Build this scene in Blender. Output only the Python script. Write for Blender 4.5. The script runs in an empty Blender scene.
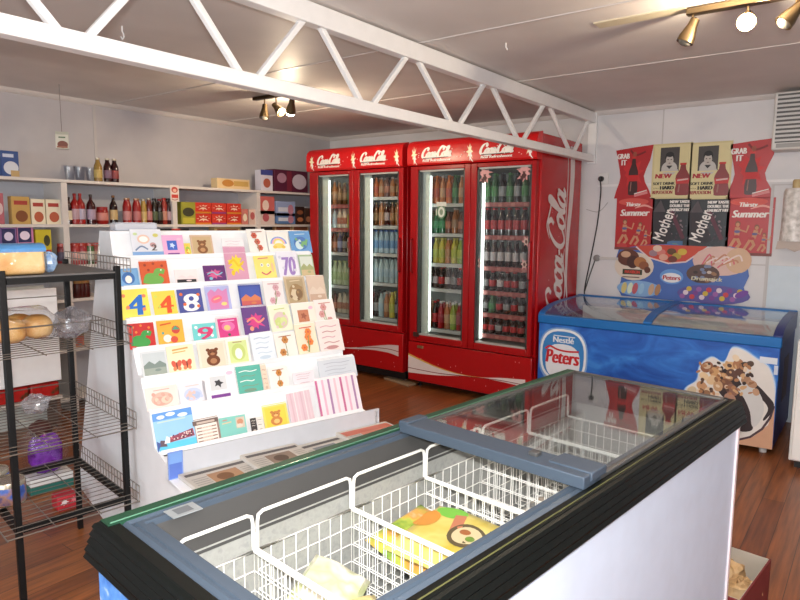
import bpy, math, random
from math import sin, cos, pi, radians
from mathutils import Vector as V, Matrix
random.seed(7)
sc = bpy.context.scene
COL = sc.collection

# ------------------------------------------------------------------ camera model (800x600)
F = 638.0; YAW, PIT, ROLL = radians(37.0), radians(7.0), radians(0.42); HC = 1.5
_d = V((-sin(YAW)*cos(PIT), cos(YAW)*cos(PIT), -sin(PIT))); _r = V((cos(YAW), sin(YAW), 0)); _u = _r.cross(_d)
R_ = _r*cos(ROLL) + _u*sin(ROLL); U_ = _u*cos(ROLL) - _r*sin(ROLL); D_ = _d; C_ = V((0, 0, HC))
def ray(px, py): return D_ + R_*((px-400)/F) - U_*((py-300)/F)
def onz(px, py, z): v = ray(px, py); return C_ + v*((z-HC)/v.z)
def onx(px, py, x): v = ray(px, py); return C_ + v*(x/v.x)
def ony(px, py, y): v = ray(px, py); return C_ + v*(y/v.y)
cam = bpy.data.cameras.new('camera'); cam.sensor_width = 36; cam.lens = 36*F/800; cam.clip_start = 0.02
co = bpy.data.objects.new('camera', cam); COL.objects.link(co)
co.matrix_world = Matrix(((R_.x, U_.x, -D_.x, 0), (R_.y, U_.y, -D_.y, 0), (R_.z, U_.z, -D_.z, HC), (0, 0, 0, 1)))
sc.camera = co

# ------------------------------------------------------------------ materials
def lin(c): c /= 255; return c/12.92 if c <= .04045 else ((c+.055)/1.055)**2.4
_mats = {}
def C(r, g, b, rough=.5, metal=0., var=.06, scale=14, spec=.5):
    """plain coloured surface with a slight procedural mottling"""
    k = (r, g, b, rough, metal, var, scale, spec)
    if k in _mats: return _mats[k]
    m = bpy.data.materials.new('paint_%d_%d_%d' % (r, g, b)); m.use_nodes = True
    nt = m.node_tree; p = nt.nodes['Principled BSDF']
    p.inputs['Roughness'].default_value = rough; p.inputs['Metallic'].default_value = metal
    p.inputs['Specular IOR Level'].default_value = spec
    tc = nt.nodes.new('ShaderNodeTexCoord'); nz = nt.nodes.new('ShaderNodeTexNoise'); nz.inputs['Scale'].default_value = scale
    nt.links.new(tc.outputs['Object'], nz.inputs['Vector'])
    mx = nt.nodes.new('ShaderNodeMix'); mx.data_type = 'RGBA'
    c = [lin(r), lin(g), lin(b)]
    mx.inputs[6].default_value = [x*(1-var) for x in c]+[1]; mx.inputs[7].default_value = [min(1, x*(1+var)) for x in c]+[1]
    nt.links.new(nz.outputs['Fac'], mx.inputs[0]); nt.links.new(mx.outputs[2], p.inputs['Base Color'])
    _mats[k] = m; return m
def MOT(name, cols, scale=30, rough=.5, detail=3, dist=0., vec=(1, 1, 1), bump=0., kind='noise', spec=.5):
    """several colours mixed by a noise / voronoi / wave pattern"""
    k = (name,)
    if k in _mats: return _mats[k]
    m = bpy.data.materials.new(name); m.use_nodes = True; nt = m.node_tree; p = nt.nodes['Principled BSDF']
    p.inputs['Roughness'].default_value = rough; p.inputs['Specular IOR Level'].default_value = spec
    tc = nt.nodes.new('ShaderNodeTexCoord'); mp = nt.nodes.new('ShaderNodeMapping'); mp.inputs['Scale'].default_value = vec
    nt.links.new(tc.outputs['Object'], mp.inputs['Vector'])
    if kind == 'noise':
        t = nt.nodes.new('ShaderNodeTexNoise'); t.inputs['Scale'].default_value = scale; t.inputs['Detail'].default_value = detail
        t.inputs['Distortion'].default_value = dist; out = t.outputs['Fac']; lo, hi = .32, .68
    else:
        t = nt.nodes.new('ShaderNodeTexVoronoi'); t.inputs['Scale'].default_value = scale; s = nt.nodes.new('ShaderNodeSeparateColor')
        nt.links.new(t.outputs['Color'], s.inputs[0]); out = s.outputs[0]; lo, hi = 0., 1.
    nt.links.new(mp.outputs['Vector'], t.inputs['Vector'])
    cr = nt.nodes.new('ShaderNodeValToRGB'); el = cr.color_ramp.elements
    if kind != 'noise': cr.color_ramp.interpolation = 'CONSTANT'
    n = len(cols)
    while len(el) < n: el.new(.5)
    for i, c in enumerate(cols):
        el[i].position = lo+(hi-lo)*i/(n-1 if kind == 'noise' else n); el[i].color = (lin(c[0]), lin(c[1]), lin(c[2]), 1)
    nt.links.new(out, cr.inputs['Fac']); nt.links.new(cr.outputs['Color'], p.inputs['Base Color'])
    if bump:
        b = nt.nodes.new('ShaderNodeBump'); b.inputs['Strength'].default_value = bump; b.inputs['Distance'].default_value = .01
        nt.links.new(t.outputs['Fac'] if kind == 'noise' else out, b.inputs['Height']); nt.links.new(b.outputs['Normal'], p.inputs['Normal'])
    _mats[k] = m; return m
def EMIT(name, col, s):
    if name in _mats: return _mats[name]
    m = bpy.data.materials.new(name); m.use_nodes = True; nt = m.node_tree; p = nt.nodes['Principled BSDF']
    p.inputs['Base Color'].default_value = (*col, 1); p.inputs['Emission Color'].default_value = (*col, 1); p.inputs['Emission Strength'].default_value = s
    _mats[name] = m; return m
def FILM(name, tint=(1, 1, 1), rough=.02, boost=0., ior=1.5, body=None, bodyf=0., bump=0.):
    """thin clear sheet (glass pane, plastic film): lets light through, mirrors by Fresnel"""
    if name in _mats: return _mats[name]
    m = bpy.data.materials.new(name); m.use_nodes = True; nt = m.node_tree
    for n in list(nt.nodes):
        if n.type != 'OUTPUT_MATERIAL': nt.nodes.remove(n)
    out = [n for n in nt.nodes if n.type == 'OUTPUT_MATERIAL'][0]
    tr = nt.nodes.new('ShaderNodeBsdfTransparent'); tr.inputs[0].default_value = (*tint, 1)
    gl = nt.nodes.new('ShaderNodeBsdfGlossy'); gl.inputs['Roughness'].default_value = rough; gl.inputs['Color'].default_value = (1, 1, 1, 1)
    fr = nt.nodes.new('ShaderNodeFresnel'); ge = nt.nodes.new('ShaderNodeNewGeometry'); mr = nt.nodes.new('ShaderNodeMapRange')
    mr.inputs['To Min'].default_value = ior; mr.inputs['To Max'].default_value = 1/ior   # same mirror strength from either side of the sheet
    nt.links.new(ge.outputs['Backfacing'], mr.inputs['Value']); nt.links.new(mr.outputs[0], fr.inputs['IOR'])
    ad = nt.nodes.new('ShaderNodeMath'); ad.operation = 'ADD'; ad.use_clamp = True; ad.inputs[1].default_value = boost
    nt.links.new(fr.outputs[0], ad.inputs[0]); mx = nt.nodes.new('ShaderNodeMixShader')
    nt.links.new(ad.outputs[0], mx.inputs[0]); src = tr.outputs[0]
    if body:
        df = nt.nodes.new('ShaderNodeBsdfDiffuse'); df.inputs[0].default_value = (lin(body[0]), lin(body[1]), lin(body[2]), 1)
        m2 = nt.nodes.new('ShaderNodeMixShader'); m2.inputs[0].default_value = bodyf
        nt.links.new(src, m2.inputs[1]); nt.links.new(df.outputs[0], m2.inputs[2]); src = m2.outputs[0]
    nt.links.new(src, mx.inputs[1]); nt.links.new(gl.outputs[0], mx.inputs[2]); nt.links.new(mx.outputs[0], out.inputs[0])
    if bump:
        nz = nt.nodes.new('ShaderNodeTexNoise'); nz.inputs['Scale'].default_value = 35; tc = nt.nodes.new('ShaderNodeTexCoord')
        nt.links.new(tc.outputs['Object'], nz.inputs['Vector']); b = nt.nodes.new('ShaderNodeBump'); b.inputs['Strength'].default_value = bump
        b.inputs['Distance'].default_value = .02; nt.links.new(nz.outputs['Fac'], b.inputs['Height'])
        nt.links.new(b.outputs[0], gl.inputs['Normal']); nt.links.new(b.outputs[0], fr.inputs['Normal'])
    _mats[name] = m; return m

WHITE = C(238, 238, 236, .45); RED = C(196, 16, 22, .3); DRED = C(150, 8, 14, .35); BLACK = C(22, 22, 24, .4)
GLASS = FILM('clear_glass', (.97, .985, .98))

# ------------------------------------------------------------------ mesh builder
class MB:
    def __init__(s): s.v = []; s.f = []; s.mi = []; s.mats = []; s.flat = set()
    def mat(s, m):
        if m not in s.mats: s.mats.append(m)
        return s.mats.index(m)
    def add(s, vs, fs, m, M=None):
        b = len(s.v); i = s.mat(m)
        s.v += [tuple(M @ V(p)) if M else tuple(p) for p in vs]
        for f in fs: s.f.append([b+k for k in f]); s.mi.append(i)
        return s
    def box(s, x0, x1, y0, y1, z0, z1, m, M=None):
        vs = [(x, y, z) for x in (x0, x1) for y in (y0, y1) for z in (z0, z1)]
        return s.add(vs, [(0, 1, 3, 2), (4, 6, 7, 5), (0, 4, 5, 1), (2, 3, 7, 6), (0, 2, 6, 4), (1, 5, 7, 3)], m, M)
    def bar(s, p, q, w, h, m, up=(0, 0, 1)):
        p, q = V(p), V(q); d = (q-p).normalized(); a = d.cross(V(up)).normalized(); b = a.cross(d)
        vs = [e+a*i*w/2+b*j*h/2 for e in (p, q) for i, j in ((-1, -1), (1, -1), (1, 1), (-1, 1))]
        return s.add(vs, [(0, 1, 2, 3), (7, 6, 5, 4), (0, 4, 5, 1), (1, 5, 6, 2), (2, 6, 7, 3), (3, 7, 4, 0)], m)
    def prism(s, pts, axis, a, b, m, M=None):
        """2-D outline swept along an axis ('x','y','z') between a and b"""
        def P(u, w, t): return {'x': (t, u, w), 'y': (u, t, w), 'z': (u, w, t)}[axis]
        n = len(pts); vs = [P(u, w, a) for u, w in pts]+[P(u, w, b) for u, w in pts]
        fs = [list(range(n))[::-1], list(range(n, 2*n))]+[(i, (i+1) % n, n+(i+1) % n, n+i) for i in range(n)]
        return s.add(vs, fs, m, M)
    def tube(s, pts, r, m, n=6, closed=False, r2=None):
        pts = [V(p) for p in pts]; k = len(pts); vs = []; fs = []; prev = None
        for i, p in enumerate(pts):
            if closed: t = pts[(i+1) % k]-pts[i-1]
            else: t = pts[min(i+1, k-1)]-pts[max(i-1, 0)]
            t.normalize()
            if prev is None:
                a = t.cross(V((0, 0, 1)));
                if a.length < .05: a = t.cross(V((1, 0, 0)))
            else: a = prev-t*prev.dot(t)
            a.normalize(); prev = a; b = t.cross(a)
            rr = r if r2 is None else r+(r2-r)*i/(k-1)
            vs += [p+a*rr*cos(2*pi*j/n)+b*rr*sin(2*pi*j/n) for j in range(n)]
        for i in range(k if closed else k-1):
            o, o2 = i*n, ((i+1) % k)*n
            fs += [(o+j, o+(j+1) % n, o2+(j+1) % n, o2+j) for j in range(n)]
        if not closed: fs += [list(range(n))[::-1], list(range((k-1)*n, k*n))]
        return s.add(vs, fs, m)
    def wire(s, p, q, r, m, n=4): return s.tube([p, q], r, m, n)
    def lathe(s, prof, c, m, n=14, M=None):
        vs = []; fs = []; k = len(prof)
        for r, z in prof: vs += [(c[0]+r*cos(2*pi*j/n), c[1]+r*sin(2*pi*j/n), c[2]+z) for j in range(n)]
        for i in range(k-1): fs += [(i*n+j, i*n+(j+1) % n, (i+1)*n+(j+1) % n, (i+1)*n+j) for j in range(n)]
        fs += [list(range(n))[::-1], list(range((k-1)*n, k*n))]
        return s.add(vs, fs, m, M)
    def blob(s, c, r, m, nu=14, nv=9, jit=0., seed=0, pw=1., M=None):
        """rounded, slightly irregular lump; pw<1 makes it boxier"""
        rnd = random.Random(seed); ph = [rnd.uniform(0, 6.28) for _ in range(6)]
        sg = lambda t: math.copysign(abs(t)**pw, t)
        vs = []; fs = []
        for i in range(nv+1):
            th = pi*i/nv-pi/2
            for j in range(nu):
                a = 2*pi*j/nu
                w = 1+jit*(sin(3*a+ph[0]+2*th)+sin(5*a+ph[1]-3*th)*.6+sin(7*th+ph[2]+a)*.6)
                vs.append((c[0]+r[0]*sg(cos(th))*sg(cos(a))*w, c[1]+r[1]*sg(cos(th))*sg(sin(a))*w, c[2]+r[2]*sg(sin(th))*w))
        for i in range(nv): fs += [(i*nu+j, i*nu+(j+1) % nu, (i+1)*nu+(j+1) % nu, (i+1)*nu+j) for j in range(nu)]
        return s.add(vs, fs, m, M)
    def art(s, A, o, ux, uy, base=.0004, step=.00025):
        o, ux, uy = V(o), V(ux), V(uy); n = ux.cross(uy).normalized(); st = min(step, .006/max(1, len(A.it)))
        for i, (vs, fs, m) in enumerate(A.it):
            k = len(s.f); s.add([o+ux*u+uy*w+n*(base+st*i) for u, w in vs], fs, m); s.flat.update(range(k, len(s.f)))
        return s
    def build(s, name, parent=None, loc=None, rz=0., bev=0., smooth=True, ang=38):
        me = bpy.data.meshes.new(name); me.from_pydata(s.v, [], s.f)
        for m in s.mats: me.materials.append(m)
        me.polygons.foreach_set('material_index', s.mi)
        if smooth:
            me.polygons.foreach_set('use_smooth', [i not in s.flat for i in range(len(me.polygons))]); me.set_sharp_from_angle(angle=radians(ang))
        me.update(); o = bpy.data.objects.new(name, me); COL.objects.link(o)
        if parent: o.parent = parent
        if loc: o.location = loc
        if rz: o.rotation_euler.z = rz
        if bev:
            b = o.modifiers.new('bevel', 'BEVEL'); b.width = bev; b.segments = 2; b.limit_method = 'ANGLE'; b.angle_limit = radians(40)
        return o
def tag(o, label, cat, group=None):
    o['label'] = label; o['category'] = cat
    if group: o['group'] = group
    return o
def thing(name, label, cat, loc=(0, 0, 0), rz=0., group=None):
    o = bpy.data.objects.new(name, None); COL.objects.link(o); o.empty_display_size = .05
    o.location = loc; o.rotation_euler.z = rz; return tag(o, label, cat, group)
def struct(o): o['kind'] = 'structure'; return o
def dup(root, loc, rz, label, group=None):
    r = root.copy(); COL.objects.link(r); r.location = loc; r.rotation_euler.z = rz; r['label'] = label
    if group: r['group'] = group
    for ch in list(root.children):
        c = ch.copy(); COL.objects.link(c); c.parent = r
        for g in ch.children:
            d = g.copy(); COL.objects.link(d); d.parent = c
    return r
ORD = ['first', 'second', 'third', 'fourth', 'fifth', 'sixth', 'seventh', 'eighth', 'ninth', 'tenth']

# ------------------------------------------------------------------ flat printed artwork
def spline(pts, n=7, closed=False):
    out = []; k = len(pts)
    for i in range(k if closed else k-1):
        p0, p1, p2, p3 = (pts[(i-1) % k] if closed or i > 0 else pts[0], pts[i], pts[(i+1) % k], pts[(i+2) % k] if closed or i+2 < k else pts[-1])
        for j in range(n):
            t = j/n
            out.append(tuple(.5*(2*b+(c-a)*t+(2*a-5*b+4*c-d)*t*t+(3*b-a-3*c+d)*t**3) for a, b, c, d in zip(p0, p1, p2, p3)))
    if not closed: out.append(tuple(pts[-1]))
    return out
_txt = {}
def textmesh(body):
    if body not in _txt:
        cu = bpy.data.curves.new('lettering', 'FONT'); cu.body = body; cu.resolution_u = 3
        ob = bpy.data.objects.new('lettering', cu); me = bpy.data.meshes.new_from_object(ob)
        vs = [(v.co.x, v.co.y) for v in me.vertices]; fs = [list(p.vertices) for p in me.polygons]
        bpy.data.objects.remove(ob); bpy.data.meshes.remove(me); bpy.data.curves.remove(cu)
        x0 = min(v[0] for v in vs); x1 = max(v[0] for v in vs); y0 = min(v[1] for v in vs); y1 = max(v[1] for v in vs)
        _txt[body] = ([((x-x0)/(x1-x0), (y-y0)/(y1-y0)) for x, y in vs], fs)
    return _txt[body]
class Art:
    def __init__(s): s.it = []
    def poly(s, pts, m): s.it.append((list(pts), [list(range(len(pts)))], m)); return s
    def rect(s, x0, y0, x1, y1, m): return s.poly([(x0, y0), (x1, y0), (x1, y1), (x0, y1)], m)
    def ell(s, cx, cy, rx, ry, m, n=20, rot=0., p=1.):
        sg = lambda t: math.copysign(abs(t)**p, t); c, q = cos(rot), sin(rot); o = []
        for i in range(n):
            a = 2*pi*i/n; x, y = rx*sg(cos(a)), ry*sg(sin(a)); o.append((cx+x*c-y*q, cy+x*q+y*c))
        return s.poly(o, m)
    def stroke(s, pts, w, m, nib=None, taper=False):
        vs = []; fs = []; k = len(pts)
        for i, p in enumerate(pts):
            a, b = pts[max(0, i-1)], pts[min(k-1, i+1)]; dx, dy = b[0]-a[0], b[1]-a[1]; L = math.hypot(dx, dy) or 1
            nx, ny = -dy/L, dx/L; ww = w*(sin(pi*min(1, max(.06, i/(k-1))))**.6 if taper else 1)
            if nib:
                q = abs(nx*cos(nib)+ny*sin(nib)); ww *= .35+.75*q
            vs += [(p[0]-nx*ww/2, p[1]-ny*ww/2), (p[0]+nx*ww/2, p[1]+ny*ww/2)]
        for i in range(k-1): fs.append((2*i, 2*i+2, 2*i+3, 2*i+1))
        s.it.append((vs, fs, m)); return s
    def text(s, body, x0, y0, x1, y1, m, shear=0., bold=0.):
        vs, fs = textmesh(body); w, h = x1-x0, y1-y0
        for k in ((0,) if not bold else (-bold, 0, bold)):
            s.it.append(([(x0+w*u+shear*h*t+k, y0+h*t) for u, t in vs], fs, m))
        return s
    def splat(s, cx, cy, rx, ry, m, n=9, seed=0, inner=.45):
        r = random.Random(seed); o = []
        for i in range(2*n):
            a = pi*i/n+r.uniform(-.1, .1); k = (inner if i % 2 else 1)*r.uniform(.75, 1.1); o.append((cx+rx*k*cos(a), cy+ry*k*sin(a)))
        return s.poly(o, m)
SCRIPT = {'C': [(1.22, 1.38), (1.38, 1.72), (1.12, 2.02), (.62, 1.78), (.22, 1.1), (.14, .4), (.42, 0), (.85, .08), (1.3, .5)],
          'o': [(.5, 1), (.16, .72), (.08, .25), (.32, 0), (.62, .28), (.7, .75), (.46, 1), (.36, .8), (.9, .82)],
          'c': [(.66, .72), (.6, .98), (.3, .9), (.08, .45), (.14, .06), (.4, 0), (.8, .4)],
          'a': [(.64, .85), (.4, 1), (.12, .65), (.06, .2), (.26, 0), (.54, .35), (.74, .98), (.64, .3), (.74, 0), (1.0, .3)],
          'l': [(.0, .3), (.42, 1.1), (.66, 1.85), (.5, 2.1), (.32, 1.5), (.2, .5), (.3, .03), (.6, .25)]}
def cola_script(A, x0, y0, w, h, m, bw=.24):
    """flowing white script wordmark in a box w wide, h tall"""
    lay = [('C', 0), ('o', 1.12), ('c', 1.86), ('a', 2.5), ('C', 3.75), ('o', 4.87), ('l', 5.62), ('a', 6.1)]
    sx, sy = w/7.45, h/2.1
    T = lambda x, y: (x0+(x+.18*y)*sx, y0+y*sy)
    for ch, dx in lay:
        B = Art(); B.stroke([T(x+dx, y) for x, y in spline(SCRIPT[ch], 5)], bw*(sx+sy)/2, m, nib=.25)
        vs, fs, _ = B.it[0]                                   # lay the stroke down in short overlapping dabs
        for q in range(0, len(fs), 2): A.it.append((vs[2*q:2*q+6], [(0, 2, 3, 1)]+([(2, 4, 5, 3)] if q+1 < len(fs) else []), m))
    A.stroke([T(3.42, .55), T(3.72, .62)], bw*.8*sy, m)
    A.stroke([T(x, y) for x, y in spline([(.5, .02), (1.2, -.32), (2.2, -.3), (3.1, .02), (3.9, -.12)], 6)], bw*.5*sy, m, taper=True)
    A.stroke([T(x, y) for x, y in spline([(4.1, 1.9), (4.7, 2.25), (5.3, 2.05), (5.9, 1.85), (6.4, 2.1)], 6)], bw*.55*sy, m, taper=True)

# ================================================================== ROOM SHELL
XA, YB, HT = -5.245, 5.58, 2.46; XR, YF = 2.6, -3.4
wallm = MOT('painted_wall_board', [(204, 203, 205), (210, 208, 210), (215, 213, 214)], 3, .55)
wallm2 = MOT('painted_wall_board_dim', [(178, 175, 180), (184, 181, 185), (190, 186, 189)], 3, .6)  # same board paint as the back wall, weaker light put into the colour
ceilm = MOT('ceiling_board', [(212, 206, 202), (218, 212, 208), (224, 218, 214)], 2.2, .55, 2, spec=.3)
def planks(name):
    m = bpy.data.materials.new(name); m.use_nodes = True; nt = m.node_tree; p = nt.nodes['Principled BSDF']; N = nt.nodes.new; L = nt.links.new
    tc = N('ShaderNodeTexCoord'); mp = N('ShaderNodeMapping'); mp.inputs['Rotation'].default_value = (0, 0, radians(90)); L(tc.outputs['Object'], mp.inputs[0])
    br = N('ShaderNodeTexBrick'); br.inputs['Scale'].default_value = 1; br.inputs['Brick Width'].default_value = 2.6; br.inputs['Row Height'].default_value = .105
    br.inputs['Mortar Size'].default_value = .0016; br.inputs['Color1'].default_value = (lin(156), lin(94), lin(52), 1); br.inputs['Color2'].default_value = (lin(130), lin(74), lin(40), 1)
    br.inputs['Mortar'].default_value = (lin(64), lin(34), lin(18), 1); L(mp.outputs[0], br.inputs[0])
    m2 = N('ShaderNodeMapping'); m2.inputs['Scale'].default_value = (22, 1.4, 1); L(tc.outputs['Object'], m2.inputs[0])
    nz = N('ShaderNodeTexNoise'); nz.inputs['Scale'].default_value = 2.2; nz.inputs['Detail'].default_value = 6; L(m2.outputs[0], nz.inputs['Vector'])
    cr = N('ShaderNodeValToRGB'); cr.color_ramp.elements[0].position = .3; cr.color_ramp.elements[0].color = (.5, .5, .5, 1); cr.color_ramp.elements[1].position = .75; cr.color_ramp.elements[1].color = (1.25, 1.2, 1.1, 1)
    L(nz.outputs['Fac'], cr.inputs[0]); mx = N('ShaderNodeMix'); mx.data_type = 'RGBA'; mx.blend_type = 'MULTIPLY'; mx.inputs[0].default_value = 1
    L(br.outputs['Color'], mx.inputs[6]); L(cr.outputs[0], mx.inputs[7]); L(mx.outputs[2], p.inputs['Base Color'])
    p.inputs['Roughness'].default_value = .34
    b = N('ShaderNodeBump'); b.inputs['Strength'].default_value = .25; b.inputs['Distance'].default_value = .004; L(br.outputs['Fac'], b.inputs['Height']); b.invert = True; L(b.outputs[0], p.inputs['Normal'])
    return m
struct(MB().box(XA-.1, XR+.1, YF-.1, YB+.1, -.06, 0, planks('timber_floor_boards')).build('floor', smooth=False))
struct(MB().box(XA-.1, XR+.1, YF-.1, YB+.1, HT, HT+.06, ceilm).build('ceiling', smooth=False))
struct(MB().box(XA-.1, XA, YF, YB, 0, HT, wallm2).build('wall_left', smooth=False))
struct(MB().box(XA-.1, XR+.1, YB, YB+.1, 0, HT, wallm).build('wall_back', smooth=False))
struct(MB().box(XR, XR+.1, YF, YB, 0, HT, wallm).build('wall_right', smooth=False))
# shop front wall behind the camera with a big unseen glazed opening, added for the assumed daylight
wf = MB(); wx0, wx1, wz0, wz1 = -3.6, 2.2, .5, 2.25
wf.box(XA-.1, wx0, YF-.1, YF, 0, HT, wallm); wf.box(wx1, XR+.1, YF-.1, YF, 0, HT, wallm)
wf.box(wx0, wx1, YF-.1, YF, 0, wz0, wallm); wf.box(wx0, wx1, YF-.1, YF, wz1, HT, wallm)
struct(wf.build('wall_front', smooth=False))
w1 = MB()
for x in (wx0+.03, -1.65, .25, wx1-.03): w1.box(x-.03, x+.03, YF-.08, YF-.02, wz0, wz1, WHITE)
for z in (wz0+.03, wz1-.03): w1.box(wx0, wx1, YF-.08, YF-.02, z-.03, z+.03, WHITE)
w1.box(wx0+.06, wx1-.06, YF-.055, YF-.05, wz0+.06, wz1-.06, GLASS)
struct(w1.build('window_assumed_1', smooth=False))  # unseen window, assumed and added to go with the daylight
tr = MB(); cornm = C(214, 208, 204, .5)
tr.prism([(XA, HT), (XA, HT-.035), (XA+.012, HT-.03), (XA+.03, HT-.01), (XA+.035, HT)], 'y', YF, YB, cornm)
struct(tr.build('trim_1'))
tr = MB(); tr.prism([(YB, HT), (YB-.035, HT), (YB-.03, HT-.01), (YB-.012, HT-.03), (YB, HT-.035)], 'x', XA, XR, cornm)
struct(tr.build('trim_2'))
# joint strips in wall boards and ceiling sheets
jm = C(188, 184, 184, .5); jn = 3
def strip(x0, x1, y0, y1, z0, z1, m=jm):
    global jn
    struct(MB().box(x0, x1, y0, y1, z0, z1, m).build('trim_%d' % jn, smooth=False)); jn += 1
strip(XA, XA+.004, 2.775-.012, 2.775+.012, 1.83, HT-.03)
strip(-2.04, XR, YB-.0025, YB, 1.815, 1.835, C(222, 220, 220, .4))
strip(-2.04, -.69, YB-.0025, YB, 1.185, 1.195)
strip(-1.52, -1.512, YB-.004, YB, 1.835, HT-.03)
strip(-.705, -.685, YB-.006, YB, 0, 1.80)
strip(-.685, XR, YB-.004, YB, 1.79, 1.80); 
for yy in (2.93, 4.1): strip(XA, XR, yy-.012, yy+.012, HT-.004, HT, C(205, 199, 195, .4))
# pale blue lower wall board at the right
struct(MB().box(-.68, XR, YB-.012, YB, .0, 1.19, C(196, 208, 218, .5)).build('trim_%d' % jn, smooth=False)); jn += 1

# ================================================================== ROOF TRUSS
tw = C(236, 236, 236, .35)
t = thing('roof_truss', 'long white steel lattice beam crossing the room under the ceiling', 'beam', (-2.1, 0, 2.03))
b = MB(); b.box(-.03, .03, -1.2, YB-.02, .0, .058, tw); b.box(-.03, -.022, -1.2, YB-.02, .058, .066, tw); b.build('bottom_chord', t, bev=.004)
b = MB(); b.box(-.03, .03, -1.2, YB-.02, .33, .42, tw); b.build('top_chord', t, bev=.004)
b = MB(); b.box(-.035, .035, YB-.03, YB, -.01, .43, tw); b.build('end_plate', t)
nodes_b = [-.42, .32, 1.055, 1.76, 2.5, 3.32, 4.18, 5.11]; nodes_t = [-.05, .68, 1.40, 2.12, 2.88, 3.71, 4.60, 5.5]
for i in range(8):
    for (yb, yt) in ((nodes_b[i]-.045, nodes_t[i-1]+.05 if i else -.8), (nodes_b[i]+.045, nodes_t[i]-.05)):
        MB().bar((0, yb, .05), (0, yt, .345), .026, .026, tw, up=(1, 0, 0)).build('web_rod', t, bev=.003)

# ================================================================== SPOTLIGHTS
brass = C(112, 96, 72, .38, 1.); brassd = C(88, 74, 56, .3, 1.)
def spot_head(par, at, aim, lit, stem=.05):
    at, aim = V(at), V(aim).normalized()
    j = at-V((0, 0, stem))
    o = MB().tube([at, j], .006, brass, 8).build('spotlight', par)
    q = aim.to_track_quat('Z', 'Y').to_matrix().to_4x4(); M = Matrix.Translation(j) @ q
    s = MB(); s.lathe([(.012, -.035), (.02, -.03), (.022, 0), (.036, .05), (.038, .075), (.033, .075), (.02, .03)], (0, 0, 0), brass, 18, M); s.build('lamp_shade', o)
    e = EMIT('lit_lamp', (1, .86, .62), 90) if lit else C(110, 106, 98, .2)
    MB().blob((0, 0, .068), (.031, .031, .022) if not lit else (.036, .036, .034), e, 14, 8, M=M).build('bulb', o)
    return j+aim*.11
t = thing('track_light', 'brass spotlight bar on the ceiling at upper right, one lamp lit', 'light', (-.70, 3.17, HT))
q0 = V((-.075, .05, -.03)); q1 = V((.75, -.02, -.03))
MB().box(-.085, .75, -.022, .022, -.034, -.004, brass).build('rail', t, bev=.004)
MB().box(-.5, -.085, -.045, .045, -.006, 0, C(196, 186, 160, .5)).build('cover_strip', t)
spot_head(t, (-.06, 0, -.03), (-.3, -.1, -.8), False)
LP1 = spot_head(t, (.16, 0, -.03), (.1, -.8, -.5), True)+V((-.70, 3.17, HT))
spot_head(t, (.34, 0, -.03), (-.5, -.3, -.7), False)
t2c = onz(276, 96, HT-.02)
t = thing('track_light', 'small far spotlight bar behind the white lattice beam, one lamp lit', 'light', (t2c.x, t2c.y, HT))
MB().box(-.25, .33, -.02, .02, -.03, -.004, brassd).build('rail', t, bev=.004)
spot_head(t, (-.13, 0, -.03), (.1, -.2, -1), False, .07); spot_head(t, (.0, 0, -.03), (.7, .0, -.6), False, .07)
LP2 = spot_head(t, (.17, 0, -.03), (-.5, .3, -.8), True, .06)+V((t2c.x, t2c.y, HT))
hk = onz(122, 26, HT)
h = MB().tube([(0, 0, 0), (0, 0, -.025), (.012, 0, -.04), (.014, 0, -.055), (0, 0, -.065), (-.014, 0, -.05)], .004, WHITE, 6).build('ceiling_hook', loc=(hk.x, hk.y, HT)); tag(h, 'small white hook screwed into the ceiling left of the lattice beam', 'hook')
for (px, py, lb) in ((293, 91, 'tiny white hook on the ceiling above the far spotlights'), (506, 43, 'tiny white hook on the bare ceiling near the spotlight bar')):
    hk = onz(px, py, HT)
    tag(MB().tube([(0, 0, 0), (0, 0, -.022), (.008, 0, -.03), (.008, 0, -.038)], .003, WHITE, 6).build('ceiling_hook', loc=(hk.x, hk.y, HT)), lb, 'hook')
# packet hanging on a string
hp = onz(59, 84, HT)
t = thing('hanging_packet', 'small printed coffee packet dangling on a string at upper left', 'packet', (hp.x, hp.y, HT))
MB().tube([(0, 0, 0), (0, 0, -.345)], .0018, C(120, 110, 104, .6), 5).build('string', t)
b = MB(); M = Matrix.Translation((0, 0, -.055)) @ Matrix.Rotation(radians(62), 4, 'Z')
b.box(-.042, .042, -.02, .02, -.40, -.30, C(206, 204, 190, .5), M); b.prism([(-.02, -.30), (.02, -.30), (.003, -.278), (-.003, -.278)], 'x', -.042, .042, C(196, 198, 184, .5), M)
a = Art(); a.ell(.045, .03, .034, .026, C(120, 62, 44, .5)); a.rect(.008, .006, .076, .018, C(150, 96, 70, .5)); a.rect(.02, .075, .064, .085, C(90, 110, 80, .5))
b.art(a, M @ V((-.042, -.02, -.40)), M.to_3x3() @ V((1, 0, 0)), (0, 0, 1)); b.build('packet_body', t)

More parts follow.
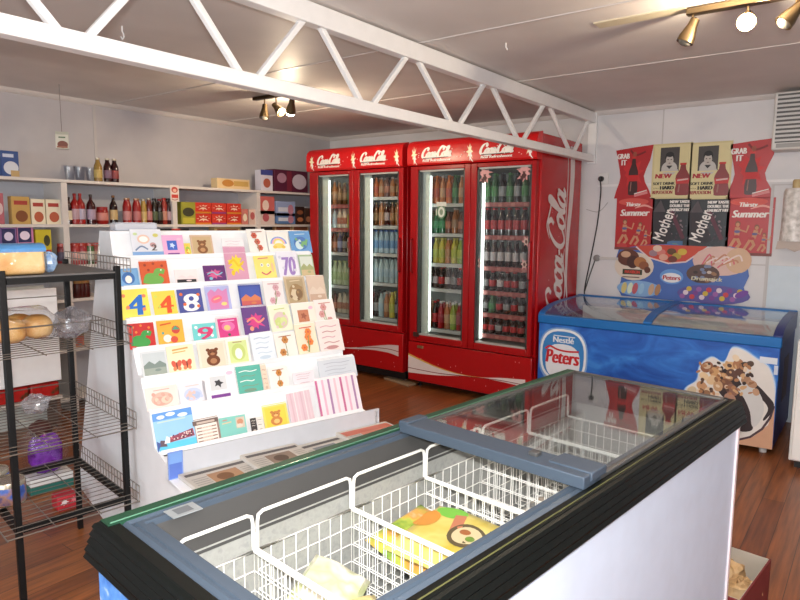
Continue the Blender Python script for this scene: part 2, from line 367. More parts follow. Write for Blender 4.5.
# ================================================================== WALL SHELVING (left wall)
XF = -4.95; ZS = [.12, .50, .89, 1.15, 1.462, 1.797]; shm = C(212, 206, 202, .5)
t = thing('wall_shelving', 'off-white open wall shelving running along the left wall', 'shelf', (XA, 0, 0))
dp = XF-XA
for z in ZS: MB().box(.002, dp, .6, 5.45, z-.022, z, shm).build('shelf_board', t)
for y in (2.36, 3.30, 4.24, 1.2): MB().box(.002, dp-.001, y-.022, y+.022, 0, 1.773, shm).build('upright', t)
MB().box(.002, .008, .6, 5.45, .1, 1.77, C(186, 188, 196, .55)).build('back_panel', t)
def span(px0, px1, pyb, ptop, z, xf=XF-.03):
    a, c = onx(px0, pyb, xf), onx(px1, pyb, xf); y0, y1 = a.y, c.y
    return (y0+y1)/2, y1-y0, onx((px0+px1)/2, ptop, xf).z-z
def goods_box(px0, px1, pyb, ptop, z, mat, label, cat='box', name='carton', arts=None, group=None, xf=XF-.03, depth=.09, dz=0.):
    yc, w, h = span(px0, px1, pyb, ptop, z+dz, xf)
    b = MB().box(-depth, 0, -w/2+.002, w/2-.002, 0, h, mat)
    if arts:
        A = Art(); arts(A, w, h); b.art(A, (0, -w/2, 0), (0, 1, 0), (0, 0, 1))
    return tag(b.build(name, loc=(xf, yc, z+dz), bev=.002), label, cat, group)
def bands(*cs):
    def f(A, w, h):
        for (x0, y0, x1, y1, m, kind) in cs:
            if kind == 'e': A.ell((x0+x1)/2*w, (y0+y1)/2*h, (x1-x0)/2*w, (y1-y0)/2*h, m)
            else: A.rect(x0*w, y0*h, x1*w, y1*h, m)
    return f
cream = C(232, 222, 196); brn = C(128, 74, 40); gold = C(196, 160, 90); pink = C(206, 130, 170); navy = C(40, 40, 92); lblue = C(110, 150, 200)
# top shelf
goods_box(2, 20, 176, 151, ZS[5], C(46, 78, 140), 'blue and white flour packet alone on the top wall shelf at far left', 'packet', 'flour_packet', bands((.12, .08, .95, .6, C(210, 214, 224), 'e'), (.5, .0, .98, .25, C(190, 160, 110), 'r'), (.1, .75, .7, .88, C(200, 210, 230), 'r')))
def bottle(par, h, r, body, cap, lab, neck=.45, lab0=.16, lab1=.5, n=12, hneck=.6, capr=None):
    nr = r*neck
    MB().lathe([(r*.86, 0), (r, .02*h), (r, hneck*h), (r*.9, (hneck+.08)*h), (nr*1.15, (hneck+.22)*h), (nr, .88*h), (nr, .93*h)], (0, 0, 0), body, n).build('body', par)
    MB().lathe([(nr*1.15, .925*h), (nr*1.18, .93*h), (nr*1.18, .99*h), (nr, h)], (0, 0, 0), cap, n).build('cap', par)
    if lab: MB().lathe([(r*1.015, lab0*h), (r*1.025, lab0*h+.001), (r*1.025, lab1*h-.001), (r*1.015, lab1*h)], (0, 0, 0), lab, n).build('paper_label', par)
def shelf_bottle(px, pyb, ptop, z, dia, body, cap, lab, label, group=None, xf=XF-.05, **k):
    p = onx(px, pyb, xf); h = onx(px, ptop, xf).z-z
    t = thing('bottle', label, 'bottle', (xf, p.y, z), 0, group); bottle(t, h, dia/2, body, cap, lab, **k); return t
amber = C(70, 30, 14, .15); winec = C(48, 12, 16, .15); olive = C(150, 120, 60, .2); sred = C(150, 20, 18, .3); capd = C(40, 30, 30); capg = C(190, 180, 160, .3, .6)
shelf_bottle(98.5, 181, 158, ZS[5], .062, olive, capg, C(186, 160, 90), 'leftmost bottle on top wall shelf, amber yellow with silver cap', neck=.5)
shelf_bottle(108, 181, 158.5, ZS[5], .062, winec, capg, C(120, 90, 110), 'middle of three bottles on top wall shelf, dark red', neck=.5)
shelf_bottle(115, 181.5, 159, ZS[5], .062, winec, capg, C(140, 60, 60), 'rightmost of three bottles on top wall shelf, dark with reddish label', neck=.5)
jarm = FILM('clear_jar_plastic', (.9, .92, .95), .1, .02, 1.2)
for i, px in enumerate((70, 80, 91)):
    p = onx(px, 180, XF-.15)
    tag(MB().lathe([(.03, 0), (.042, .1), (.042, .115), (.04, .115), (.028, .004)], (0, 0, 0), jarm, 14).build('plastic_tub', loc=(XF-.15, p.y, ZS[5])), ['left', 'middle', 'right'][i]+' of three clear plastic tubs on the top wall shelf', 'tub')
goods_box(217, 250, 187, 179, ZS[5], C(222, 196, 150), 'low yellow biscuit packet lying on the middle of the top wall shelf', 'packet', 'biscuit_packet', bands((.15, .2, .5, .9, C(190, 130, 60), 'e'), (.5, .3, .95, .8, gold, 'r')))
goods_box(261, 273, 190, 170, ZS[5], C(208, 206, 220), 'white carton with blue top beside purple box, top wall shelf', 'carton', 'carton', bands((0, .75, 1, 1, C(60, 70, 140), 'r'), (.2, .15, .8, .6, C(170, 90, 70), 'e')))
goods_box(274.5, 308, 192, 170.5, ZS[5], C(84, 30, 56), 'wide maroon gift box on the right end of the top wall shelf', 'box', 'gift_box', bands((.08, .4, .35, .85, C(170, 130, 150), 'e'), (.52, .15, .95, .85, C(200, 190, 205), 'e'), (.36, .05, .5, .95, C(120, 40, 60), 'r')), depth=.14)
# second shelf
z = ZS[4]
goods_box(-8, 5, 219, 193, z, C(176, 96, 108), 'pink carton on the second wall shelf cut by the left edge', 'carton', 'carton', bands((.3, .3, .9, .7, C(220, 190, 190), 'e')))
for i, (a, c, tp) in enumerate(((12, 31, 196.5), (31.5, 46, 199), (46.5, 61.5, 199.5))):
    goods_box(a, c, 219.5, tp, z, gold if i == 0 else cream, ['gold cake mix box, first of three on the second wall shelf', 'cream cake mix box between the gold one and another cream one', 'cream cake mix box touching the first shelf upright'][i], 'box', 'cake_mix_box', bands((.2, .08, .85, .5, brn if i == 0 else C(180, 90, 60), 'e'), (.15, .7, .85, .85, C(170, 60, 50), 'r')), depth=.06)
shelf_bottle(69, 220, 197, z, .05, winec, capd, cream, 'slim dark sauce bottle just right of the first shelf upright')
shelf_bottle(75.5, 220, 193.5, z, .068, sred, C(150, 20, 20), C(180, 150, 160), 'first red sauce bottle with pointed red cap, second wall shelf', neck=.3)
shelf_bottle(81, 220, 193.5, z, .068, sred, C(150, 20, 20), C(180, 170, 190), 'second red sauce bottle with pointed red cap, second wall shelf', neck=.3)
shelf_bottle(91.5, 220.5, 194.5, z, .068, C(60, 14, 18, .2), C(24, 18, 20), C(170, 150, 170), 'brown barbecue sauce bottle with black pointed cap, second wall shelf', neck=.3)
p = onx(102.5, 221, XF-.06)
jt = thing('jar', 'wide red lidded jar with white label among the sauce bottles', 'jar', (XF-.06, p.y, z))
MB().lathe([(.036, 0), (.046, .015), (.046, .1), (.04, .115)], (0, 0, 0), sred, 14).build('body', jt); MB().lathe([(.042, .113), (.042, .135), (.038, .138)], (0, 0, 0), C(150, 20, 20), 14).build('lid', jt)
MB().lathe([(.0465, .03), (.0472, .031), (.0472, .09), (.0465, .091)], (0, 0, 0), C(200, 130, 120), 14).build('paper_label', jt)
shelf_bottle(114, 221, 195.5, z, .062, C(30, 14, 12, .15), C(120, 80, 40), C(196, 170, 120), 'dark sauce bottle with cream label standing apart, second wall shelf', neck=.35)
kinds = [(sred, C(190, 150, 120, .3, .5), C(190, 130, 130)), (sred, C(190, 150, 120, .3, .5), C(180, 110, 110)), (C(170, 140, 70, .2), capg, C(196, 170, 110)), (C(110, 30, 24, .2), capg, C(180, 120, 120)), (C(34, 26, 18, .2), capd, C(80, 90, 60)), (C(40, 12, 10, .2), C(120, 20, 20), C(60, 60, 50)), (C(150, 50, 40, .2), C(150, 30, 30), C(190, 130, 110)), (C(46, 14, 20, .2), capd, C(170, 140, 150))]
for i, px in enumerate((127.5, 137, 144, 149.5, 155, 160, 164.5, 168.8)):
    k = kinds[i]
    shelf_bottle(px, 221.5, 198+.5*(i % 3), z, .07 if i < 2 else .05, k[0], k[1], k[2], '%s bottle from the left in the crowded row of sauces left of the signed upright' % ORD[i], 'sauce row on the second wall shelf', neck=.6, hneck=.66)
# sign on the upright
p = onx(176.5, 195, XF+.004); A = Art(); A.rect(0, 0, .085, .14, C(226, 214, 206)); A.ell(.042, .1, .032, .026, C(190, 70, 60)); A.ell(.042, .095, .018, .014, C(230, 180, 160)); A.rect(.01, .03, .075, .06, C(196, 60, 50)); A.stroke(spline([(.012, .02), (.04, .012), (.07, .02)], 5), .008, C(170, 120, 110))
tag(MB().box(0, .003, 0, .085, 0, .14, C(226, 214, 206)).art(A, (.003, 0, 0), (0, 1, 0), (0, 0, 1)).build('price_sign', loc=(XF+.001, 3.258, 1.66)), 'small red and white promotional sign fixed to a shelf upright', 'sign')
tag(MB().box(0, .003, 0, .085, 0, .035, C(180, 60, 54)).build('shelf_ticket', loc=(XF+.001, 3.258, 1.39)), 'red shelf ticket below the promotional sign on the upright', 'ticket')
goods_box(181.5, 196, 222, 202, z, C(150, 150, 50), 'yellow-green tea carton right of the signed upright', 'carton', 'tea_carton', bands((.1, .35, .9, .75, C(60, 60, 40), 'e'), (.1, .05, .9, .3, C(190, 180, 60), 'r')))
for c, (a, e) in enumerate(((195.5, 211.5), (212, 226.5), (227, 241.5))):
    for r in (0, 1):
        hh = .098
        yc, w, _ = span(a, e, 222, 200, z)
        b = MB().box(-.08, 0, -w/2+.002, w/2-.002, 0, hh, C(202, 52, 34))
        A = Art(); A.splat(w*.5, hh*.55, w*.42, hh*.34, C(236, 214, 190), 8, c*2+r); A.stroke([(w*.2, hh*.5), (w*.45, hh*.62), (w*.8, hh*.55)], .012, C(190, 40, 30)); A.rect(0, 0, w, hh*.16, C(150, 60, 120) if c == 1 else C(210, 130, 40))
        b.art(A, (0, -w/2, 0), (0, 1, 0), (0, 0, 1))
        tag(b.build('snack_box', loc=(XF-.03, yc, z+r*(hh+.002)), bev=.002), '%s red snack box, %s stack of three on the second wall shelf' % (['bottom', 'top'][r], ['left', 'middle', 'right'][c]), 'box', 'stacked red snack boxes')
goods_box(241.8, 248.5, 223, 209, z, C(196, 120, 110), 'narrow pink packet right of the red snack boxes', 'packet', 'packet', bands((.2, .2, .8, .7, cream, 'e')))
goods_box(249, 256.3, 223.5, 209, z, C(206, 180, 170), 'pale pink packet against the third shelf upright', 'packet', 'packet', bands((.2, .3, .8, .8, C(180, 90, 90), 'e')))
for r in (0, 1): goods_box(260.5, 275, 224, 210.5 if r == 0 else 196.5, z, [C(214, 196, 190), C(196, 100, 96)][r], ['pale floral packet under the red one, right bay of second wall shelf', 'red and white packet on the pale one, right bay'][r], 'packet', 'packet', bands((.15, .2, .6, .8, [C(180, 90, 100), C(230, 210, 200)][r], 'e')), dz=[0, .1][r])
for r in (0, 1): goods_box(276.5, 295.5, 225, 213 if r == 0 else 201.5, z, [C(96, 130, 180), C(150, 166, 206)][r], ['lower blue packet under the pale blue one, second wall shelf', 'upper pale blue packet on the blue one, second wall shelf'][r], 'packet', 'packet', bands((.1, .3, .9, .6, C(214, 220, 234), 'r'), (.6, .1, .9, .8, C(190, 130, 150), 'e')), dz=[0, .086][r])
goods_box(296, 304.5, 226, 206.5, z, C(54, 34, 30), 'small dark brown box left of its twin, right end of second shelf', 'box', 'box', bands((.15, .15, .85, .4, C(190, 120, 80), 'e'), (.15, .55, .85, .8, C(150, 90, 60), 'e')))
goods_box(305, 312, 226.5, 208, z, C(66, 42, 34), 'small dark brown box nearest the left red fridge, second shelf', 'box', 'box', bands((.15, .15, .85, .5, C(170, 110, 80), 'e')))
# third shelf
z = ZS[3]
goods_box(3.5, 18.5, 262, 228, z, C(150, 110, 170), 'purple packet with navy corner on the third wall shelf', 'packet', 'soap_packet', bands((0, .6, .9, .98, navy, 'r'), (.15, .68, .75, .9, C(220, 210, 235), 'e'), (0, .0, 1, .3, C(190, 160, 200), 'r')))
goods_box(19, 35.5, 262, 227, z, pink, 'pink packet with navy corner beside the purple packet', 'packet', 'soap_packet', bands((0.05, .62, .85, .98, navy, 'r'), (.15, .68, .75, .9, C(230, 215, 235), 'e'), (0, .0, 1, .2, C(220, 150, 180), 'r')))
goods_box(37, 53, 262, 229.5, z, C(196, 182, 40), 'yellow packet with dark lettering beside the pink packet', 'packet', 'soap_packet', bands((.5, .55, .9, .85, C(60, 60, 30), 'e'), (.1, .2, .6, .5, C(150, 150, 40), 'r'), (.62, .1, .95, .45, C(170, 50, 40), 'r')))
for i, (px, c1, c2) in enumerate(((62, C(110, 30, 34, .3), C(70, 60, 80)), (75, C(160, 50, 50, .3), C(200, 150, 140)), (82, C(150, 40, 50, .3), C(196, 170, 160)), (89.5, C(70, 100, 60, .3), C(180, 186, 170)), (96, C(130, 60, 50, .3), C(160, 130, 110)))):
    p = onx(px, 250, XF-.05); jt = thing('jar', ['dark red jar behind the bread, left of the wire rack corner', 'red jam jar left of another red jar behind the wire rack', 'red jam jar between red and green jars behind the wire rack', 'green pickle jar behind the wire rack beside the card stand', 'brownish jar partly hidden by the card stand top corner'][i], 'jar', (XF-.05, p.y, z))
    MB().lathe([(.03, 0), (.036, .01), (.036, .13), (.03, .145)], (0, 0, 0), c1, 12).build('body', jt); MB().lathe([(.033, .144), (.033, .165), (.03, .167)], (0, 0, 0), C(170, 60, 50, .3), 12).build('lid', jt)
    MB().lathe([(.0365, .035), (.0372, .036), (.0372, .1), (.0365, .101)], (0, 0, 0), c2, 12).build('paper_label', jt)
goods_box(156, 190, 250, 228.5, z, C(34, 32, 36), 'black board with white scribbled lettering behind the card stand', 'sign', 'chalk_sign', lambda A, w, h: [A.stroke(spline([(w*(.06+.11*i), h*.5), (w*(.09+.11*i), h*.85), (w*(.12+.11*i), h*.55), (w*(.15+.11*i), h*.8)], 5), .01, C(200, 200, 200)) for i in range(8)], depth=.02)
goods_box(215, 241, 252, 225.5, z, C(186, 160, 110), 'tan packet box behind the card stand, middle of third shelf', 'box', 'packet_box', bands((.1, .55, .9, .9, brn, 'r'), (.2, .6, .5, .85, cream, 'e')))
goods_box(194, 205, 252, 230, z, C(170, 120, 70), 'brown pouch peeking above the pink cards on the third shelf', 'packet', 'pouch', bands((.2, .2, .8, .8, gold, 'e')))
A_ = lambda A, w, h: (A.rect(w*.1, h*.1, w*.9, h*.85, C(216, 216, 214)))
goods_box(243, 273, 254, 226.5, z, C(30, 30, 34), 'black framed white notice behind the flower card', 'sign', 'framed_notice', A_, depth=.02)
goods_box(275, 292, 254, 223.5, z, C(166, 130, 90), 'tan packet at third shelf right end, left of its twin', 'packet', 'packet', bands((.1, .6, .9, .9, C(110, 60, 40), 'r'), (.3, .2, .7, .5, cream, 'e')))
goods_box(292.5, 309, 254, 224, z, C(180, 150, 110), 'tan packet at third shelf right end, next to the red fridge', 'packet', 'packet', bands((.1, .6, .9, .9, C(120, 70, 50), 'r'), (.3, .2, .7, .5, cream, 'e')))
# lower shelves seen through the rack
for i, px in enumerate((78, 82, 86)):
    p = onx(px, 298, XF-.05); jt = thing('jar', ['left', 'middle', 'right'][i]+' of three dark jars seen through the rack below its top shelf', 'jar', (XF-.05, p.y, ZS[2]))
    MB().lathe([(.03, 0), (.034, .01), (.034, .1), (.028, .115)], (0, 0, 0), C(70, 20, 18, .2), 12).build('body', jt); MB().lathe([(.03, .113), (.03, .132), (.027, .134)], (0, 0, 0), C(150, 110, 60, .3), 12).build('lid', jt)
p = onx(79, 345, XF-.05)
tag(MB().box(-.1, 0, -.035, .045, 0, .12, MOT('green_red_pack', [(70, 100, 50), (190, 60, 40), (200, 170, 90)], 14)).build('packet', loc=(XF-.05, p.y, ZS[1]), bev=.004), 'green and red packet low on the wall shelf seen through the rack', 'packet')

# ================================================================== WHITE GONDOLA behind the rack
gw = thing('display_unit', 'plain white display unit standing behind the black wire rack', 'shelving unit', (-4.62, 2.11, 0), radians(-4))
wm = C(246, 247, 250, .5)
MB().box(-.04, 0, -1.2, .0, .36, 1.02, wm).build('white_panel', gw, bev=.003)
MB().box(-.26, .0, -1.2, .0, .22, .245, C(206, 196, 186)).build('shelf_board', gw)
MB().box(-.26, -.22, -1.2, .0, .0, 1.02, C(200, 205, 200)).build('back_panel', gw)
for y in (-1.19, -.02): MB().box(-.22, -.02, y-.012, y+.012, 0, .22, C(90, 60, 46)).build('leg_panel', gw)
redpk = MOT('red_packet_print', [(150, 14, 16), (190, 24, 22), (170, 30, 24), (60, 60, 30)], 16, .4)
for i in range(6):
    w = .19; p = gw.matrix_basis @ V((-.02, -.10-.2*i, .245))
    p = V((-4.62, 2.11, 0))+Matrix.Rotation(radians(-4), 3, 'Z') @ V((-.02, -.105-.2*i, .247))
    tag(MB().box(-.16, 0, -w/2, w/2, 0, .1, redpk).build('snack_packet', loc=p, rz=radians(-4), bev=.012), '%s red snack packet from the right at the base of the white display unit' % ORD[i], 'packet', 'red packets under the white panel')

# ================================================================== RED DRINKS FRIDGES
YC = 4.63; CD = .87
cin = C(206, 214, 208, .4); grey = C(150, 152, 152, .4); wireg = C(168, 172, 170, .4)
tubel = EMIT('fridge_tube', (.92, 1, .95), 2.4)
cred = C(178, 14, 21, .25); cred2 = C(204, 22, 26, .3); fred = C(160, 10, 17, .25)
def header_art(W, seed):
    A = Art(); wv = C(244, 240, 234, .4); yv = C(246, 236, 196, .4)
    for i, cx in enumerate((.07, .50*W+.02, W-.06)):
        A.splat(cx*1.0, .085, .034, .08, yv, 8, seed+i, .45); A.splat(cx+.008, .05, .018, .05, wv, 6, seed+i+9, .5); A.stroke([(cx-.01, .06), (cx+.03, .0)], .007, wv)
    for i in (0, 1):
        x0 = .135*W+.47*W*i
        cola_script(A, x0-.015, .058, .315, .082, wv, .58)
        A.stroke([(x0+.0, .05), (x0+.26, .052)], .006, C(70, 20, 24)); A.text('Real Refreshment', x0+.0, .022, x0+.28, .043, wv, .15, .002)
    for i in range(16):
        r = random.Random(seed*31+i); A.ell(r.uniform(.04, W-.04), r.uniform(.02, .12), .004, .004, wv, 6)
    return A
def tail_art(W, H):
    A = Art(); u = spline([(0, .1), (.3, .28), (.6, .62), (.85, .92), (1, 1)], 6); l = spline([(0, .08), (.3, .18), (.6, .36), (.85, .36), (1, .2)], 6); k = len(u)
    P = lambda L: [(a*W, b*H) for a, b in L]
    A.it.append((P(u)+P(l), [(i, k+i, k+i+1, i+1) for i in range(k-1)], C(206, 190, 190, .4)))
    A.stroke([((a[0])*W, (a[1]*.3+b[1]*.7+.1)*H) for a, b in zip(u, l)][8:], .006, C(120, 14, 20, .4)); return A
def wave_art(W, H, flip=False):
    A = Art(); w, gy, dk = C(226, 214, 214, .4), C(214, 170, 80, .4), C(120, 14, 20, .4)
    top = spline([(0, .78), (.12, .62), (.28, .44), (.46, .34), (.64, .36), (.82, .48), (1, .56)], 8); bot = spline([(0, .06), (.15, .1), (.3, .16), (.46, .27), (.64, .34), (.82, .34), (1, .28)], 8)
    if flip: top = [(1-u, v) for u, v in top][::-1]; bot = [(1-u, v) for u, v in bot][::-1]
    P = lambda L, dy=0: [(u*W, (v+dy)*H) for u, v in L]
    def ribbon(a, b, m):
        k = len(a); A.it.append((a+b, [(i, k+i, k+i+1, i+1) for i in range(k-1)], m))
    if not flip: ribbon([(u, v+.075*H*max(0, 1-u/(.7*W))) for u, v in P(top)], P(top), gy)
    ribbon(P(top), P(bot), w)
    mid = [(a[0], b[1]+(a[1]-b[1])*.28) for a, b in zip(P(top), P(bot))]; A.stroke(mid, .006, dk)
    return A
def fridge(x0, W, zp, zg, zb, doors, shelves, label, seed):
    t = thing('drinks_fridge', label, 'fridge', (x0, YC, 0))
    b = MB(); zt = 2.0
    b.box(0, .045, .05, CD, zp, 2.19, cred); b.box(W-.045, W, .05, CD, zp, 2.19, cred); b.box(.045, W-.045, .05, CD, 1.96, 2.19, cred); b.box(.045, W-.045, CD-.03, CD, zp, 1.96, cred); b.box(.045, W-.045, .05, CD, zp, zb-.06, cred)
    b.build('cabinet', t, bev=.006)
    b = MB(); b.box(.046, .052, .08, CD-.1, zb-.06, 1.96, cin); b.box(W-.052, W-.046, .08, CD-.1, zb-.06, 1.96, cin); b.box(.05, W-.05, CD-.1, CD-.09, zb-.06, 1.96, C(136, 146, 140, .5)); b.box(.05, W-.05, .08, CD-.1, 1.95, 1.958, cin); b.box(.05, W-.05, .08, CD-.1, zb-.06, zb-.05, grey)
    b.build('liner', t, smooth=False)
    b = MB(); b.prism([(.06, 2.205), (.0, 2.19), (-.028, 2.165), (-.042, 2.13), (-.042, 2.0), (-.03, 1.985), (.06, 1.985)], 'x', -.004, W+.004, cred2)
    b.art(header_art(W, seed), (0, -.042, 1.99), (1, 0, 0), (0, 0, 1)); b.build('header', t, bev=.003)
    b = MB(); b.box(.0, W, -.005, .05, zp, zg-.008, C(170, 12, 18, .28)); b.art(wave_art(W-.05, (zg-zp)*.62) if seed == 2 else tail_art(.85, .13), (.0 if seed == 2 else W-.9, -.005, zp+.05 if seed == 2 else zp+.12), (1, 0, 0), (0, 0, 1))
    for i in range(14):
        r = random.Random(seed+i*7); b.art(Art().ell(0, 0, .004, .006, C(220, 150, 150), 6), (r.uniform(.06, W-.06), -.005, r.uniform(zp+.04, zg-.04)), (1, 0, 0), (0, 0, 1))
    b.build('kick_panel', t, bev=.004)
    if seed == 2: MB().box(.10, .165, -.011, -.005, zg-.06, zg-.035, C(170, 150, 110, .3, .8)).build('badge', t, bev=.002)
    b = MB()
    for x in (.06, W-.06):
        for y in (.1, CD-.1): b.lathe([(.025, 0), (.025, .01), (.012, .015), (.012, zp+.01)], (x, y, 0), BLACK, 10)
    b.build('feet', t)
    MB().box(.03, W-.03, .08, CD-.04, .03, zp+.005, BLACK).build('base_frame', t)
    for k, (dx0, dx1, gx0, gx1) in enumerate(doors):
        d = MB(); m = fred
        d.box(dx0, gx0, -.012, .045, zg, 1.98, m); d.box(gx1, dx1, -.012, .045, zg, 1.98, m); d.box(gx0, gx1, -.012, .045, zg, zb, m); d.box(gx0, gx1, -.012, .045, 1.945, 1.98, m)
        do = d.build('door', t, bev=.005)
        b = MB()
        for xx in (gx0+.008, gx1-.008): b.box(xx-.008, xx+.008, -.004, .04, zb, 1.945, C(60, 62, 62, .3))
        for zz in (zb+.007, 1.938): b.box(gx0, gx1, -.004, .04, zz-.007, zz+.007, C(170, 172, 170, .3))
        b.build('gasket', do)
        g = MB().box(gx0, gx1, .006, .012, zb, 1.945, GLASS)
        g.build('glass_pane', do, smooth=False)
        hx = dx0+.028 if k == 0 else dx1-.028
        if seed == 1: hx = dx1-.03
        MB().tube([(hx, -.012, 1.05), (hx, -.036, 1.06), (hx, -.036, 1.34), (hx, -.012, 1.35)], .008, C(130, 14, 20, .25), 8).build('handle', do)
        if seed == 2 and k == 0: MB().box(gx0-.03, gx0+.03, -.024, -.012, zb-.015, zb+.025, C(60, 40, 36, .3)).build('lock', do, bev=.003)
        # pale strip added as the lit inner wall, slim lamp tube at its edge
        jw = .012 if (seed == 2 and k) else .075
        MB().box(gx0-.005, gx0+jw, .06, .085, zb-.01, 1.945, C(214, 226, 218, .4)).build('lit_wall_strip', t, smooth=False)
        MB().tube([(gx0+jw+.009, .075, zb+.03), (gx0+jw+.009, .075, 1.9)], .007 if jw > .02 else .010, tubel if jw > .02 else EMIT('fridge_tube_bright', (.94, 1, .97), 4.5), 8).build('lamp_tube', t)
        for z in shelves[k]:
            s = MB(); a0, a1 = max(.055, dx0+.02), min(W-.055, dx1-.01)
            s.box(a0, a1, .10, .106, z-.03, z, wireg)
            for i in range(14): s.wire((a0+.01+(a1-a0-.02)*i/13, .106, z-.003), (a0+.01+(a1-a0-.02)*i/13, CD-.12, z-.003), .0025, wireg)
            for yy in (.16, .4, .7): s.wire((a0, yy, z-.008), (a1, yy, z-.008), .003, wireg)
            so = s.build('wire_shelf', t, smooth=False)
            if (seed == 2 and k == 1) or (seed == 1 and k == 0 and z > 1.3):
                A = Art()
                for i in range(9): A.rect(.012+i*(a1-a0)/9, .004, (a1-a0)*(i+.82)/9, .03, C(160, 104, 98) if i % 2 else C(140, 76, 72))
                MB().box(a0, a1, .094, .099, z-.034, z+.004, C(130, 66, 62)).art(A, (a0, .094, z-.034), (1, 0, 0), (0, 0, 1)).build('ticket_strip', so)
    return t
RX0, RW = -3.385, 1.22; LX0, LW = -4.63, 1.182
SR = ([1.66, 1.40, 1.135, .91, .545], [1.66, 1.39, 1.13, .925, .735, .555]); SL = ([1.66, 1.43, 1.19, .86, .575], [1.73, 1.46, 1.20, .92, .585])
DR = ((.012, .626, .092, .568), (.628, 1.21, .685, 1.173)); DL = ((.007, .583, .119, .533), (.585, 1.176, .66, 1.126))
fr = fridge(RX0, RW, .066, .43, .49, DR, SR, 'tall red two-door drinks fridge on the right with lettered side panel', 2)
fl = fridge(LX0, LW, .115, .485, .545, DL, SL, 'tall red two-door drinks fridge on the left, next to the wall shelves', 1)
# lettering on the right fridge's flank, reads upwards
A = Art(); wv = C(226, 216, 214, .4)
cola_script(A, 0, 0, 1.13, .33, wv, .27)
def flank(A, m):
    L = spline([(-.1, 0), (.2, .07), (.45, .085), (.7, .06), (.95, .02), (1.2, .0), (1.42, .02)], 8); U = spline([(-.1, .01), (.2, .1), (.45, .135), (.7, .13), (.95, .1), (1.2, .09), (1.42, .11)], 8)
    k = len(L); A.it.append((L+U, [(i, k+i, k+i+1, i+1) if False else (i, i+1, k+i+1, k+i) for i in range(k-1)], m))
B_ = Art(); flank(B_, wv); B_.stroke(spline([(.6, .165), (.9, .15), (1.2, .14), (1.42, .165)], 6), .014, wv)
for i in range(18):
    r = random.Random(i+50); B_.ell(r.uniform(0, 1.4), r.uniform(-.05, .5), .005, .005, C(220, 150, 150), 6)
MB().box(0, .003, .06, CD-.005, .08, 2.18, cred).art(A, (.003, .53, .70), (0, 0, 1), (0, -1, 0)).art(B_, (.003, .72, .72), (0, 0, 1), (0, -1, 0)).build('side_panel', fr, loc=(RW, 0, 0), smooth=False)
# stickers on the right fridge doors
pk = C(206, 150, 150, .4); dk = C(70, 30, 34, .4)
for gx, gz, nm in ((.75, 1.87, 0), (1.10, 1.88, 0), (1.135, 1.35, 1), (1.125, 1.17, 1), (.70, 1.16, 1)):
    A = Art()
    if nm == 0: A.splat(0, 0, .065, .085, pk, 7, 3, .5); A.splat(0, .035, .075, .03, pk, 6, 8, .5); A.splat(.0, -.01, .03, .05, dk, 6, 4, .5); A.splat(.02, .02, .02, .03, pk, 5, 5, .5); A.splat(-.02, -.03, .02, .03, dk, 5, 6, .5)
    else: A.splat(0, 0, .04, .055, pk, 6, int(gz*100), .45); A.ell(0, 0, .018, .026, C(190, 170, 160)); A.ell(0, 0, .01, .016, dk)
    MB().art(A, (gx, -.0125 if nm == 9 else .0058, gz), (1, 0, 0), (0, 0, 1)).build('sticker', fr, smooth=False)
A = Art(); A.ell(0, 0, .045, .06, C(90, 130, 100)); A.ell(0, 0, .034, .046, C(210, 214, 206)); A.ell(0, 0, .018, .026, C(120, 140, 120)); A.rect(-.05, .05, .05, .085, C(206, 208, 200)); A.rect(-.055, -.03, -.045, .03, C(200, 200, 190))
MB().art(A, (.33, .0058, 1.585), (1, 0, 0), (0, 0, 1)).build('sticker', fr, smooth=False)
# wooden board under the left fridge foot
tag(MB().box(-.18, .18, -.05, .05, 0, .02, C(150, 128, 104)).build('wooden_board', loc=(-3.53, 4.69, 0), rz=radians(-14), bev=.003), 'short pale board lying on the floor between the two red fridges', 'board')

